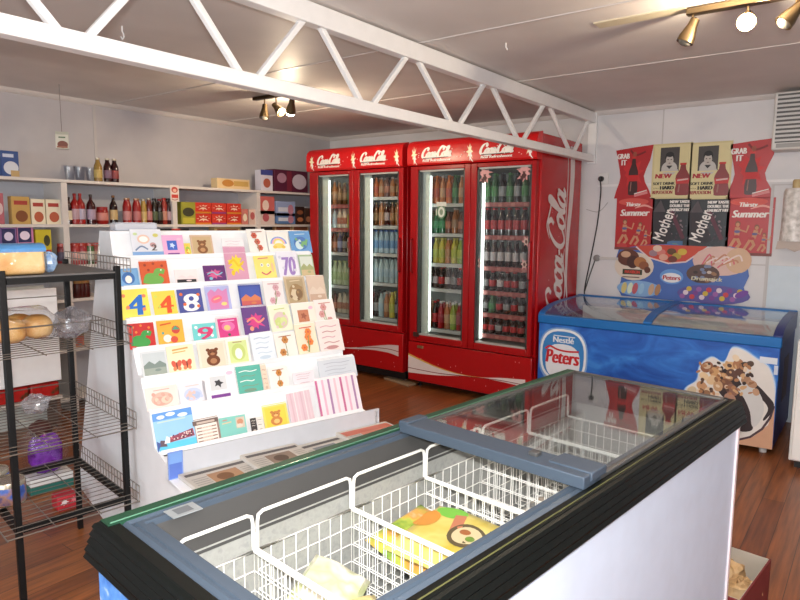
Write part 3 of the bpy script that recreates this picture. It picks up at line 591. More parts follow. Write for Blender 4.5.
# ---- bottles in the fridges
def CB(r, g, b, *a): return C(int(r*.8), int(g*.8), int(b*.8), *a)
cola = CB(34, 14, 10, .12); KB = {  # body, cap, label, words, diameter, tall
 'cola': (cola, CB(190, 20, 24), CB(186, 20, 26), 'red-labelled cola bottle', .066, 1),
 'zero': (cola, CB(30, 30, 32), CB(150, 150, 150), 'grey-labelled cola bottle', .066, 1),
 'glass': (CB(52, 20, 12, .1), CB(150, 150, 150, .3, .8), CB(200, 190, 190), 'slim dark bottle', .058, 1),
 'greenb': (CB(60, 100, 60, .15), CB(60, 130, 60), CB(60, 130, 60), 'green lemonade bottle', .066, 1),
 'deepg': (CB(20, 110, 60, .2), CB(30, 120, 60), CB(40, 150, 90), 'bright green bottle', .075, 1),
 'orange': (CB(214, 110, 40, .15), CB(230, 120, 40), CB(190, 70, 30), 'orange drink bottle', .066, 1),
 'juice': (CB(190, 120, 70, .15), CB(210, 200, 190), CB(196, 150, 110), 'amber juice bottle', .064, 1),
 'red': (CB(170, 24, 30, .15), CB(226, 226, 226), CB(160, 20, 40), 'red drink bottle', .07, 1),
 'yellow': (CB(206, 196, 70, .15), CB(230, 220, 110), CB(190, 200, 80), 'yellow drink bottle', .068, 1),
 'lime': (CB(150, 180, 60, .15), CB(226, 226, 226), CB(200, 210, 90), 'lime drink bottle', .07, 1),
 'water': (CB(176, 204, 220, .1), CB(60, 110, 190), CB(110, 160, 210), 'blue-labelled water bottle', .064, 1),
 'wblk': (CB(186, 210, 214, .1), CB(40, 44, 50), CB(170, 200, 216), 'black-capped water bottle', .066, 1),
 'milk': (CB(196, 210, 170, .3), CB(190, 206, 150), CB(170, 196, 140), 'pale green milk bottle', .075, 1),
 'cream': (CB(214, 204, 180, .3), CB(214, 204, 180), CB(176, 110, 80), 'cream milk bottle', .075, 1),
 'amber': (CB(120, 70, 30, .15), CB(170, 150, 110, .3, .6), CB(170, 130, 80), 'amber glass bottle', .056, 1),
 'blue': (CB(50, 60, 110, .2), CB(40, 50, 100), CB(150, 160, 200), 'blue drink bottle', .066, 1),
 'choc': (CB(110, 60, 44, .3), CB(90, 40, 30), CB(190, 120, 90), 'brown milk bottle', .07, 1)}
_pb = {}
def put_bottle(kind, h, loc, label, group, back):
    body, cap, lab, words, dia, _ = KB[kind]; dia *= .86; k = (kind, round(h, 3), back)
    if k in _pb: return dup(_pb[k], loc, 0, label, group)
    if back:
        r = dia/2; nr = r*.45; m = MB()
        m.lathe([(r*.86, 0), (r, .02*h), (r, .6*h), (r*.9, .68*h), (nr*1.15, .82*h), (nr, .93*h)], (0, 0, 0), body, 10)
        m.lathe([(nr*1.2, .925*h), (nr*1.2, .99*h), (nr, h)], (0, 0, 0), cap, 10); m.lathe([(r*1.02, .2*h), (r*1.02, .55*h)], (0, 0, 0), lab, 10)
        o = tag(m.build('bottle', loc=loc), label, 'bottle', group)
    else:
        o = thing('bottle', label, 'bottle', loc, 0, group); bottle(o, h, dia/2, body, cap, lab, lab0=.22, lab1=.55)
    _pb[k] = o; return o
def stock(x0, doors, shelves, plan, who):
    for k in (0, 1):
        tops = [1.95]+shelves[k]
        a0, a1 = max(.085, doors[k][2]-.025), doors[k][3]-.03
        for si, z in enumerate(shelves[k]):
            seq = plan[k][si]; avail = tops[si]-z-.04
            n = int((a1-a0)/.0605); seq = (seq*3)[:n]; cnt = {}
            tot = {q: seq.count(q) for q in seq}
            for i, q in enumerate(seq):
                h = min(avail, {'glass': .225, 'amber': .22, 'milk': .24, 'cream': .2, 'choc': .19, 'deepg': .2}.get(q, .245))
                cnt[q] = cnt.get(q, 0)+1; x = a0+(a1-a0)*(i+.5)/n
                w = KB[q][3]; wh = '%s shelf, %s door, %s fridge' % (ORD[si], ('left', 'right')[k], who)
                lb = '%s %s from left, %s' % (ORD[cnt[q]-1], w, wh) if tot[q] > 1 else '%s, %s' % (w, wh)
                lb2 = 'back-row '+lb
                g = 'drinks on the %s shelf, %s door, %s fridge' % (ORD[si], ('left', 'right')[k], who)
                put_bottle(q, h, (x0+x, YC+.155, z+.001), lb, g, False)
                put_bottle(q, h, (x0+x-.5*(a1-a0)/n, YC+.25, z+.001), lb2, g, True)
stock(RX0, DR, SR, ([['orange', 'orange', 'juice', 'orange', 'greenb', 'juice'], ['deepg', 'deepg', 'deepg', 'choc', 'juice', 'choc'], ['blue', 'yellow', 'yellow', 'juice', 'yellow', 'lime', 'juice'], ['zero', 'glass', 'cola', 'glass', 'zero', 'cola', 'glass'], ['juice', 'cola', 'red', 'juice', 'lime', 'red']],
 [['greenb', 'greenb', 'zero', 'greenb', 'zero', 'greenb', 'zero'], ['cola']*7, ['glass']*7, ['zero', 'cola', 'glass', 'cola', 'cola', 'zero', 'cola'], ['zero', 'greenb', 'cola', 'zero', 'cola', 'zero', 'cola'], ['cola', 'cola', 'zero', 'cola', 'cola', 'cola', 'zero']]), 'right')
stock(LX0, DL, SL, ([['amber', 'juice', 'amber', 'amber', 'greenb'], ['cream', 'wblk', 'cream', 'cream', 'yellow'], ['red', 'choc', 'blue', 'zero', 'cream'], ['milk', 'milk', 'milk', 'milk'], ['cream', 'choc', 'cream', 'cream']],
 [['choc', 'orange', 'juice', 'choc', 'juice', 'amber'], ['glass', 'amber', 'juice', 'glass', 'amber', 'juice'], ['water', 'water', 'water', 'water', 'water', 'water'], ['wblk', 'wblk', 'wblk', 'wblk', 'wblk', 'wblk'], ['red', 'zero', 'wblk', 'juice', 'yellow', 'zero']]), 'left')
# loose goods in the left fridge
for i, (x, z) in enumerate(((LX0+.30, .7),)):
    pass

# ================================================================== POSTERS on the back wall
YP = YB-.003
def poster(px0, py0, px1, py1, label, draw, bg, name='poster', outline=None, lift=0.):
    a, b = ony(px0, py0, YP), ony(px1, py1, YP); w, h = b.x-a.x, a.z-b.z
    A = Art(); draw(A, w, h); m = MB()
    pts = [(u*w, v*h) for u, v in (outline or [(0, 0), (1, 0), (1, 1), (0, 1)])]
    m.prism(pts, 'y', -.0015-lift, 0, bg); m.art(A, (0, -.0015-lift, 0), (1, 0, 0), (0, 0, 1), .0003, .00012)
    return tag(m.build(name, loc=(a.x, YP, b.z), smooth=False), label, 'poster')
pred = C(176, 22, 28, .35); pblk = C(26, 24, 28, .35); pw = C(232, 226, 220, .4); ptan = C(206, 192, 142, .45); skin = C(196, 140, 104, .5)
def cola_bottle(A, cx, y0, hh, w, body, lab, rot=0.):
    prof = [(.3, 0), (.46, .02), (.5, .2), (.42, .36), (.5, .52), (.46, .62), (.22, .8), (.17, .94), (.2, .96), (.2, 1)]
    pts = [(w*x, hh*y) for x, y in prof]+[(-w*x, hh*y) for x, y in prof[::-1]]
    c, s = cos(rot), sin(rot); R = lambda p: (cx+p[0]*c-p[1]*s, y0+p[0]*s+p[1]*c)
    A.poly([R(p) for p in pts], body)
    A.poly([R(p) for p in ((-w*.44, hh*.36), (w*.44, hh*.36), (w*.49, hh*.52), (-w*.49, hh*.52))], lab)
    A.stroke([R((-w*.25, hh*.1)), R((-w*.2, hh*.34))], w*.1, C(150, 100, 90)); A.poly([R(p) for p in ((-w*.22, hh*.94), (w*.22, hh*.94), (w*.22, hh*1.0), (-w*.22, hh*1.0))], C(196, 40, 36))
def grab(A, w, h):
    A.splat(w*.48, h*.5, w*.29, h*.3, C(196, 34, 36), 9, 2, .7)
    A.stroke(spline([(w*.4, h*.92), (w*.55, h*.82), (w*.8, h*.88)], 5), .016, C(120, 12, 18))
    cola_bottle(A, w*.5, h*.06, h*.74, w*.26, C(60, 20, 16, .3), C(190, 24, 28)); A.ell(w*.52, h*.84, w*.05, h*.05, C(150, 70, 50))
    A.text('GRAB', w*.05, h*.76, w*.37, h*.86, pw, 0, .003); A.text('IT', w*.17, h*.64, w*.30, h*.74, pw, 0, .003)
    A.stroke([(w*.55, h*.05), (w*.9, h*.11)], .022, C(210, 130, 130)); A.stroke([(w*.55, h*.085), (w*.88, h*.15)], .007, pw)
pinch = [(0, .0), (.96, 0), (1, .03), (.93, .16), (.82, .3), (.78, .42), (.84, .56), (.93, .72), (1, 1), (.5, .97), (.0, .93), (.06, .75), (.12, .55), (.15, .42), (.12, .3), (.05, .15)]
def newad(A, w, h):
    A.rect(w*.05, h*.03, w*.95, h*.97, C(214, 202, 152, .45)); A.rect(w*.2, h*.5, w*.68, h*.93, C(66, 60, 58)); g = C(186, 178, 170)
    A.ell(w*.44, h*.55, w*.2, h*.13, C(190, 186, 180)); A.rect(w*.24, h*.5, w*.66, h*.53, C(190, 186, 180)); A.ell(w*.44, h*.75, w*.115, h*.1, C(22, 20, 20)); A.rect(w*.39, h*.58, w*.49, h*.66, C(160, 152, 146)); A.ell(w*.44, h*.7, w*.095, h*.1, g); A.ell(w*.44, h*.8, w*.1, h*.045, C(22, 20, 20)); A.ell(w*.4, h*.71, w*.02, h*.008, C(50, 46, 46)); A.ell(w*.48, h*.71, w*.02, h*.008, C(50, 46, 46)); A.ell(w*.44, h*.645, w*.03, h*.008, C(110, 90, 90))
    A.poly([(w*.36, h*.6), (w*.44, h*.54), (w*.52, h*.6)], C(40, 36, 36)); A.rect(w*.2, h*.48, w*.68, h*.502, C(214, 202, 152, .45))
    A.text('NEW', w*.1, h*.375, w*.5, h*.455, C(170, 40, 50), .1, .004)
    A.text('SOFT DRINK', w*.05, h*.255, w*.6, h*.305, C(50, 44, 30), 0, .002); A.text('WITH A', w*.05, h*.18, w*.2, h*.205, C(50, 44, 30)); A.text('HARD', w*.24, h*.17, w*.58, h*.235, C(40, 34, 26), 0, .0035)
    A.text('REPUTATION', w*.05, h*.09, w*.55, h*.15, C(150, 40, 44), 0, .002)
    cola_bottle(A, w*.79, h*.06, h*.58, w*.36, C(130, 30, 28, .3), C(190, 50, 50)); A.stroke([(w*.66, h*.33), (w*.93, h*.35)], .012, C(214, 180, 176))
def dark(A, w, h):
    r = random.Random(5)
    for i in range(40): A.ell(r.uniform(.02, .98)*w, r.uniform(.03, .75)*h, r.uniform(.004, .012), r.uniform(.004, .014), C(*r.choice([(96, 88, 96), (70, 66, 78), (130, 110, 116), (60, 36, 50)])), 7, r.uniform(0, 3))
    A.poly([(w*.02, h*.75), (w*.3, h*.7), (w*.62, h*.12), (w*.3, h*.04), (w*.06, h*.15)], C(44, 38, 44)); A.poly([(w*.02, h*.72), (w*.22, h*.98), (w*.36, h*.72)], C(80, 70, 74))
    A.stroke([(w*.5, h*.75), (w*.85, h*.15)], .03, C(90, 40, 56))
    vs, fs = textmesh('Mother'); a = radians(72); L, H = h*.68, w*.3
    for k in (-.003, 0, .003): A.it.append(([(w*.34+k+(u*L)*cos(a)-(q*H)*sin(a), h*.08+(u*L)*sin(a)+(q*H)*cos(a)) for u, q in vs], fs, pw))
    for i, s in enumerate(('NEW TASTE', 'DOUBLE THE', 'ENERGY HIT')): A.text(s, w*.47, h*(.905-.085*i), w*.97, h*(.965-.085*i), pw, 0, .003)
def summer(A, w, h):
    A.ell(w*.45, h*.93, w*.4, h*.07, C(206, 80, 70)); A.text('Thirsty', w*.24, h*.82, w*.62, h*.92, pw, .2, .003); A.text('Summer', w*.12, h*.66, w*.86, h*.785, pw, .2, .004)
    A.stroke(spline([(w*.5, h*.81), (w*.75, h*.86), (w*.98, h*.8)], 5), .016, C(226, 160, 150), taper=True)
    def fig(x, y, s, lean):
        A.ell(x+lean*.9*s, y+.9*s, .085*s, .1*s, C(120, 74, 50)); A.ell(x+lean*.9*s, y+.87*s, .06*s, .075*s, skin)
        A.stroke([(x+lean*.8*s, y+.78*s), (x+lean*.5*s, y+.5*s), (x, y+.42*s)], .16*s, skin); A.stroke([(x, y+.45*s), (x+.12*s, y+.2*s), (x-.02*s, y)], .11*s, skin); A.stroke([(x, y+.45*s), (x-.12*s, y+.22*s), (x-.22*s, y+.02*s)], .1*s, skin)
        A.stroke([(x+lean*.75*s, y+.72*s), (x+.3*s, y+.62*s), (x+.36*s, y+.85*s)], .06*s, skin); A.ell(x+lean*.1*s, y+.45*s, .11*s, .06*s, C(170, 40, 50)); A.ell(x+lean*.6*s, y+.63*s, .1*s, .05*s, C(90, 90, 140))
    fig(w*.24, h*.1, h*.5, .02); fig(w*.55, h*.1, h*.44, .2); fig(w*.8, h*.08, h*.32, .05); A.ell(w*.2, h*.08, w*.14, h*.05, C(190, 60, 60)); A.rect(0, 0, w, h*.05, C(120, 60, 56))
poster(616.5, 147, 651, 198, 'pinched-waist red poster reading GRAB IT, left of the cream ones', grab, pred, outline=pinch)
poster(730, 140.5, 774, 198, 'pinched-waist red poster reading GRAB IT, right end of the top row', grab, pred, outline=pinch)
poster(653.5, 144.5, 690, 198.5, 'left of the two cream posters reading NEW above a red bottle', newad, ptan)
poster(691, 143, 729.5, 199, 'right of the two cream posters reading NEW above a red bottle', newad, ptan)
poster(617, 198.5, 652, 250.5, 'red poster with dancing figures under the left pinched red one', summer, pred)
poster(728, 198, 771.5, 256.5, 'red poster with dancing figures at the right end of the lower row', summer, pred)
poster(653, 199, 688.5, 246, 'left of the two black energy drink posters', dark, pblk)
poster(689.5, 199.5, 727.5, 247, 'right of the two black energy drink posters', dark, pblk)
def icec(A, w, h):
    cr, ch, pb = C(214, 200, 184, .45), C(96, 48, 34), C(74, 110, 176, .4); rr = random.Random(3)
    P = lambda x, y: (x*w, y*h)
    A.poly([P(.16, .97), P(.36, 1), P(.7, .99), P(.64, .82), P(.54, .7), P(.42, .66), P(.28, .74)], C(196, 70, 50)); A.stroke([P(.16, .95), P(.26, .76), P(.42, .66), P(.55, .7), P(.7, .97)], .012, C(220, 200, 200))
    for x, y, c in ((.3, .84, (150, 120, 130)), (.36, .86, (206, 120, 110)), (.44, .88, (90, 60, 30)), (.48, .8, (170, 150, 60)), (.52, .88, (200, 170, 60)), (.38, .77, (214, 160, 140)), (.45, .74, (110, 50, 40)), (.33, .93, (220, 190, 170))): A.ell(x*w, y*h, w*.035, h*.06, C(*c))
    A.ell(w*.15, h*.58, w*.16, h*.27, cr); A.ell(w*.1, h*.74, w*.09, h*.16, ch); A.ell(w*.14, h*.66, w*.05, h*.12, C(70, 34, 26)); A.ell(w*.2, h*.66, w*.05, h*.1, C(170, 110, 60)); A.ell(w*.23, h*.6, w*.04, h*.08, C(140, 80, 50)); A.ell(w*.08, h*.8, w*.04, h*.06, C(200, 160, 130)); A.ell(w*.26, h*.52, w*.025, h*.06, ch)
    A.rect(w*.06, h*.42, w*.22, h*.52, C(50, 60, 40)); A.text('MAXIBON', w*.08, h*.44, w*.2, h*.5, C(200, 60, 50), 0, .002); A.rect(w*.06, h*.36, w*.2, h*.38, C(120, 90, 80))
    A.ell(w*.45, h*.42, w*.09, h*.14, C(100, 150, 210)); A.ell(w*.45, h*.4, w*.075, h*.09, C(226, 226, 230)); A.text('Peters', w*.385, h*.36, w*.515, h*.44, C(176, 30, 44), .1, .003)
    A.ell(w*.8, h*.74, w*.2, h*.26, C(214, 180, 170)); A.ell(w*.92, h*.76, w*.09, h*.22, C(206, 170, 140))
    for i in range(9):
        A.stroke(spline([P(.66+.02*i, .62+.04*(i % 3)), P(.72+.025*i, .85-.03*(i % 4)), P(.74+.026*i, .66+.03*(i % 5))], 5), .012, C(*[(206, 100, 116), (190, 130, 100), (226, 206, 200)][i % 3]))
    A.ell(w*.68, h*.5, w*.12, h*.17, C(90, 66, 60)); 
    for i in range(14): A.ell(w*rr.uniform(.58, .78), h*rr.uniform(.36, .66), w*.018, h*.03, C(*rr.choice([(150, 110, 80), (196, 180, 170), (60, 44, 44), (120, 130, 160)])), 7)
    A.text('Drumstick', w*.6, h*.38, w*.82, h*.45, C(206, 200, 170), .1, .002)
    A.ell(w*.2, h*.16, w*.18, h*.15, C(130, 170, 214)); 
    for x, c in ((.08, (206, 190, 120)), (.13, (214, 226, 200)), (.17, (190, 90, 100)), (.22, (150, 190, 220)), (.3, (196, 160, 130)), (.35, (176, 130, 90))): A.ell(x*w, h*.16, w*.022, h*.11, C(*c), rot=-.2)
    A.ell(w*.76, h*.14, w*.26, h*.17, C(90, 80, 150))
    for i in range(18): A.ell(w*(.54+.024*i), h*(.08+.07*(i % 3)), w*.02, h*.045, C(*[(150, 90, 160), (220, 200, 210), (200, 170, 60), (196, 60, 70), (120, 60, 140)][i % 5]))
    A.ell(w*.96, h*.18, w*.05, h*.055, C(110, 60, 150), rot=.5)
poster(617, 243.5, 747, 305, 'large wavy-edged blue ice cream poster below the other posters', icec, C(66, 100, 172, .4), outline=[(.06, .0), (.5, -.02), (.9, .02), (1.0, .1), (.97, .3), (1.0, .5), (.98, .72), (.96, .95), (.86, 1.0), (.7, .96), (.42, 1.02), (.2, .98), (.02, .9), (0, .72), (.05, .5), (.05, .3), (.03, .12)], lift=.004)
tag(MB().box(-.06, .06, -.002, 0, -.06, .06, C(70, 110, 150)).art(Art().ell(0, .0, .045, .04, C(110, 140, 120)).ell(.01, -.01, .02, .02, C(190, 180, 120)), (0, -.002, 0), (1, 0, 0), (0, 0, 1)).build('poster', loc=(-1.37, YP-.0025, 1.30)), 'small blue square leaflet between the two black posters', 'poster')

# ================================================================== WALL FITTINGS
p = ony(602, 179, YB)
t = thing('power_outlet', 'small white wall power outlet with black plug above the blue freezer', 'outlet', (p.x, YB, p.z))
MB().box(-.03, .06, -.012, 0, -.05, .05, C(214, 212, 210, .4)).build('plate', t, bev=.004)
MB().lathe([(.02, 0), (.024, .004), (.022, .03), (.012, .04)], (0, 0, 0), BLACK, 12, Matrix.Translation((0, -.012, 0)) @ Matrix.Rotation(radians(90), 4, 'X')).build('plug', t)
q = ony(597, 258, YB); e = ony(585, 292, YB)
cd = [(p.x, YB-.045, p.z-.01), (p.x+.005, YB-.03, p.z-.12), (p.x-.02, YB-.015, p.z-.4), (p.x-.07, YB-.012, p.z-.72), (e.x, YB-.015, e.z+.02), (e.x+.02, YB-.03, e.z-.08)]
t = thing('cable_clip', 'grey round cable junction on the back wall below the outlet', 'cable box', (q.x, YB, q.z))
MB().lathe([(.03, 0), (.028, .02), (.015, .026)], (0, 0, 0), C(130, 128, 126), 12, Matrix.Rotation(radians(90), 4, 'X')).build('cap', t)
MB().tube(spline([(-.01, -.012, -.01), (-.05, -.012, -.14), (-.095, -.012, -.3)], 6), .005, C(60, 58, 58), 6).build('cable', t)
MB().box(.02, .19, -.014, 0, -.012, .012, C(196, 192, 188)).build('duct', t, bev=.003)
tag(MB().tube(spline([(-2.13, YB-.006, 1.62), (-2.02, YB-.006, 1.6), (-1.94, YB-.006, 1.68)], 6), .0025, C(150, 146, 144), 5).build('thin_wire'), 'thin grey wire drooping on the wall beside the right red fridge', 'wire')
# air conditioner
t = thing('air_conditioner', 'wall air conditioner with louvred grey grille in the upper right corner', 'air conditioner', (-.70, YB, 2.03))
MB().box(0, .75, -.22, 0, 0, .405, C(206, 204, 200, .45)).build('housing', t, bev=.01)
b = MB()
for i in range(11): b.box(.02, .73, -.226, -.214, .06+i*.03, .075+i*.03, C(190, 188, 186, .4))
b.box(.02, .73, -.2205, -.2195, .05, .39, C(84, 82, 82)); b.build('grille', t, smooth=False)
MB().box(.03, .3, -.224, -.219, .015, .045, C(150, 148, 146)).build('control_strip', t)
# silver cylinder on a bracket
p = ony(795, 215, 5.40)
t = thing('hanging_cylinder', 'crinkled silver foil cylinder hanging at the right edge of the picture', 'foil roll', (p.x, 5.40, 1.38))
foil = MOT('crinkled_foil', [(176, 172, 168), (206, 202, 198), (226, 222, 220)], 30, .35, 4, bump=.5)
b = MB(); b.lathe([(.088, .0), (.086, .03), (.082, .1), (.08, .35), (.07, .375), (.03, .38)], (0, 0, .0), foil, 20); b.build('foil_body', t)
MB().lathe([(.03, .375), (.03, .43), (.024, .44)], (0, 0, 0), C(190, 166, 120, .4), 14).build('neck', t)
MB().prism([(-.09, .0), (-.1, -.06), (-.03, -.05), (.02, -.075), (.09, -.04), (.085, .01)], 'y', -.05, -.045, C(176, 160, 150)).build('torn_edge', t)
MB().bar((0, 0, .42), (0, .18, .42), .015, .015, C(170, 166, 160)).build('bracket', t)

# ================================================================== BLUE ICE CREAM FREEZER
BX, BW, BY, BD = -2.125, 1.655, 4.655, .84
t = thing('chest_freezer', 'blue ice cream chest freezer with curved glass lid below the posters', 'freezer', (BX, BY, 0))
bl = MOT('blue_water_print', [(24, 74, 160), (34, 92, 182), (44, 110, 200), (60, 132, 214)], 3.2, .35, 4, 1.4, (1, 1, 1.8))
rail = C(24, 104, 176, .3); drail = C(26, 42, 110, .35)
MB().tube(spline([(x-BX, y-BY, z) for x, y, z in cd], 8), .0055, BLACK, 6).build('power_cord', t)
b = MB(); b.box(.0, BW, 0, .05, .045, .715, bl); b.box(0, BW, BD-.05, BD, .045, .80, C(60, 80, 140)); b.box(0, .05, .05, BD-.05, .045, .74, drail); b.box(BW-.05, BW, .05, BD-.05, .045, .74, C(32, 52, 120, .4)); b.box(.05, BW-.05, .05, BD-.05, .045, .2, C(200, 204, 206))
b.build('cabinet', t, bev=.004)
MB().box(.052, BW-.052, .052, .056, .2, .71, C(206, 210, 212)).box(.052, BW-.052, BD-.056, BD-.052, .2, .78, C(206, 210, 212)).build('liner', t, smooth=False)
# artwork on the front
A = Art(); bw_ = C(226, 232, 240, .4)
A.ell(.205, .50-.03, .20, .225, C(120, 160, 214), 32, 0, .75); A.ell(.205, .475, .188, .208, bw_, 32, 0, .75); A.ell(.205, .475, .17, .19, C(52, 128, 196), 32, 0, .75); A.ell(.205, .425, .14, .14, bw_, 32, 0, .75)
A.text('Nestlé', .125, .575, .29, .62, bw_, 0, .003); A.stroke([(.125, .628), (.3, .626)], .007, bw_)
A.text('Peters', .07, .41, .33, .515, C(196, 26, 40), .12, .006); A.stroke(spline([(.06, .515), (.1, .54), (.16, .52), (.24, .512), (.335, .52)], 6), .014, C(196, 26, 40))
MB().art(A, (0, 0, 0), (1, 0, 0), (0, 0, 1), .0006).build('logo_panel', t, smooth=False)
A = Art(); wh, nut, choc, tan = C(224, 220, 216, .45), C(190, 146, 104), C(44, 32, 36), C(206, 160, 130)
halo = C(190, 214, 240, .4)
def O(px, py): p = ony(px, py, BY); return (p.x-BX, p.z)
def PP(*q): return [O(*k) for k in q]
cl = spline(PP((682, 402), (686, 388), (697, 380), (700, 366), (712, 357), (724, 362), (732, 348), (744, 350), (756, 358), (768, 366), (774, 380), (776, 400), (776, 418), (762, 432), (745, 440), (720, 444), (700, 440), (690, 425)), 5, True)
cx = sum(p[0] for p in cl)/len(cl); cy = sum(p[1] for p in cl)/len(cl)
xl = lambda p, k: (min(BW-.006, cx+(p[0]-cx)*k), cy+(p[1]-cy)*k)
A.poly([xl(p, 1.035) for p in cl], C(110, 160, 220, .4)); A.poly([xl(p, 1.01) for p in cl], halo); A.poly([xl(p, .985) for p in cl], wh)
A.poly(PP((736, 443.6), (772, 449.6), (775, 405), (768, 425), (754, 436), (738, 440)), tan)
A.stroke([O(*k) for k in ((737, 440), (750, 437), (762, 429), (770, 418), (774, 406))], .014, C(70, 50, 60))
A.poly(spline(PP((718, 374), (728, 368), (738, 378), (744, 390), (748, 402), (752, 420), (752, 430), (740, 431), (742, 420), (734, 404), (722, 396), (716, 385)), 4, True), choc)
A.poly(spline(PP((742, 378), (756, 384), (768, 396), (774, 404), (772, 412), (765, 420), (763, 419), (768, 408), (758, 396), (746, 390)), 4, True), choc)
A.poly(spline(PP((737, 388), (748, 384), (760, 394), (764, 410), (758, 424), (752, 426), (750, 412), (744, 398)), 4, True), C(206, 206, 206, .45))
rr = random.Random(4)
for (x, y, s, c) in ((707, 367, 7, (150, 96, 66)), (707, 366, 4, (206, 180, 150)), (716, 372, 7, (206, 160, 110)), (722, 378, 7, (190, 140, 96)), (730, 366, 6, (216, 180, 130)), (738, 364, 6, (170, 120, 84)), (726, 384, 7, (120, 80, 60)), (732, 374, 6, (96, 66, 56)), (732, 390, 7, (140, 100, 84)), (712, 380, 6, (220, 190, 150)), (718, 386, 6, (200, 160, 120)), (744, 366, 5, (60, 44, 40)), (750, 364, 4, (80, 60, 50)), (740, 372, 5, (90, 60, 50)), (746, 380, 5, (170, 130, 100)), (752, 384, 5, (180, 140, 110)), (704, 376, 5, (226, 200, 160)), (702, 386, 6, (196, 150, 110)), (710, 392, 6, (220, 196, 166)), (692, 390, 5, (206, 190, 160)), (706, 394, 5, (150, 110, 80)), (756, 392, 4, (190, 150, 120)), (736, 358, 4, (230, 210, 180)), (730, 398, 6, (170, 130, 110))):
    u, v = O(x, y); A.ell(u, v, s*.0062, s*.005, C(*c), 12, rr.uniform(0, 3), .9)
for q in range(70):
    u, v = O(rr.uniform(698, 752), rr.uniform(362, 394)); A.ell(u, v, rr.uniform(.008, .02), rr.uniform(.006, .014), C(*rr.choice([(150, 104, 70), (206, 166, 120), (90, 62, 50), (226, 204, 176), (176, 126, 86), (56, 40, 38)])), 8, rr.uniform(0, 3))
u0, v0 = O(760, 358); A.rect(u0, v0-.03, u0+.1, v0+.012, C(214, 222, 232)); u0, v0 = O(775, 370); A.rect(u0-.005, v0-.03, min(BW-.003, u0+.02), v0+.03, C(206, 214, 228))
MB().art(A, (0, 0, 0), (1, 0, 0), (0, 0, 1), .0006).build('sundae_picture', t, smooth=False)
# rails and curved glass
prof = [(.0, .79), (.06, .815), (.16, .838), (.3, .852), (.5, .86), (.84, .862)]
b = MB(); b.box(-.008, BW+.008, -.012, .035, .715, .785, rail); b.build('front_rail', t, bev=.008)
MB().box(-.008, BW+.008, BD-.05, BD, .80, .872, rail).build('rear_rail', t, bev=.006)
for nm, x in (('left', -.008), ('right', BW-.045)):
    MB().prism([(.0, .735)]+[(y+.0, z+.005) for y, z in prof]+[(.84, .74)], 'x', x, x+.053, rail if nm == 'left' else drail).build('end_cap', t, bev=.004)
MB().prism([(y, z-.004) for y, z in prof]+[(y, z+.012) for y, z in prof[::-1]], 'x', BW/2-.03, BW/2+.03, rail).build('centre_bar', t, bev=.003)
fg = FILM('freezer_glass', (.95, .97, .97), .05, .03)
for x0, x1 in ((.045, BW/2-.03), (BW/2+.03, BW-.045)):
    MB().prism([(y, z-.002) for y, z in prof]+[(y, z+.003) for y, z in prof[::-1]], 'x', x0, x1, fg).build('glass_lid', t)
b = MB()
for x in (.06, BW-.06):
    for y in (.07, BD-.07): b.lathe([(.022, 0), (.024, .02), (.014, .03), (.014, .046)], (x, y, 0), C(206, 200, 196), 10)
b.build('feet', t)
MB().box(BW, BW+.002, .3, .55, .3, .6, C(70, 50, 60)).build('side_label', t)
# ice cream cartons inside
cc = [(206, 170, 150), (190, 150, 130), (214, 196, 180), (170, 120, 110), (200, 180, 150), (186, 130, 110), (210, 190, 186), (180, 160, 150)]
for i in range(8):
    x = BX+.17+.187*i; A = Art(); A.ell(.08, .16, .05, .08, C(226, 210, 196)); A.rect(.02, .02, .14, .06, C(150, 80, 70))
    tag(MB().box(0, .165, 0, .6, 0, .42, C(*cc[i])).art(A, (0, .1, .42), (1, 0, 0), (0, 1, 0)).build('ice_cream_carton', loc=(x-.08, BY+.12, .202), bev=.004), '%s ice cream carton from the left inside the blue freezer' % ORD[i], 'carton', 'cartons under the curved glass')
# white cabinet at the right edge
t = thing('white_cabinet', 'white low cabinet cut off by the right edge beside the blue freezer', 'cabinet', (-.365, 4.50, 0))
MB().box(0, .62, 0, .6, .05, .80, C(232, 232, 230, .4)).build('body', t, bev=.006); MB().box(.03, .6, .04, .58, 0, .05, BLACK).build('plinth', t)
MB().box(.015, .605, -.018, 0, .06, .79, C(236, 236, 234, .4)).build('door', t, bev=.004)

# ================================================================== FRONT CHEST FREEZER (turned 6.5 deg)
FR = radians(-6.5); fm = Matrix.Rotation(FR, 4, 'Z')
F0 = fm @ V((-1.275, .465, 0)); FXW, FYL = .655, 1.888     # local: x across, y along
def fw(x, y, z): return F0 + fm @ V((x, y, z))
t = thing('display_freezer', 'long white display freezer in the foreground with dark green rim and sliding glass', 'freezer', F0, FR)
frz = t
panel = C(206, 222, 244, .35); rimg = C(16, 44, 32, .25); fgrey = C(66, 78, 92, .45, spec=.3); dgrey = C(70, 70, 70, .4)
alum = MOT('stucco_aluminium', [(150, 152, 150), (164, 166, 163), (157, 159, 156)], 60, .38, 3, bump=.15)
b = MB()
b.box(.0, .04, .0, FYL, .08, .84, panel); b.box(FXW-.04, FXW, 0, FYL, .08, .84, panel); b.box(.04, FXW-.04, FYL-.04, FYL, .08, .84, panel); b.box(.04, FXW-.04, 0, .04, .08, .84, panel); b.box(.04, FXW-.04, .04, FYL-.04, .08, .12, panel)
b.build('cabinet', t, bev=.003)
MB().box(.03, FXW-.03, .03, FYL-.03, 0, .08, BLACK).build('base', t)
MB().box(FXW, FXW+.006, FYL-.012, FYL+.004, .09, .83, C(236, 220, 224, .3)).build('corner_trim', t)
spk = MOT('blue_sparkle_print', [(60, 120, 206), (84, 146, 222), (96, 156, 226), (190, 212, 240)], 40, .35, 5)
MB().box(.004, FXW-.004, -.003, 0, .1, .83, spk).build('end_decal', t, smooth=False)
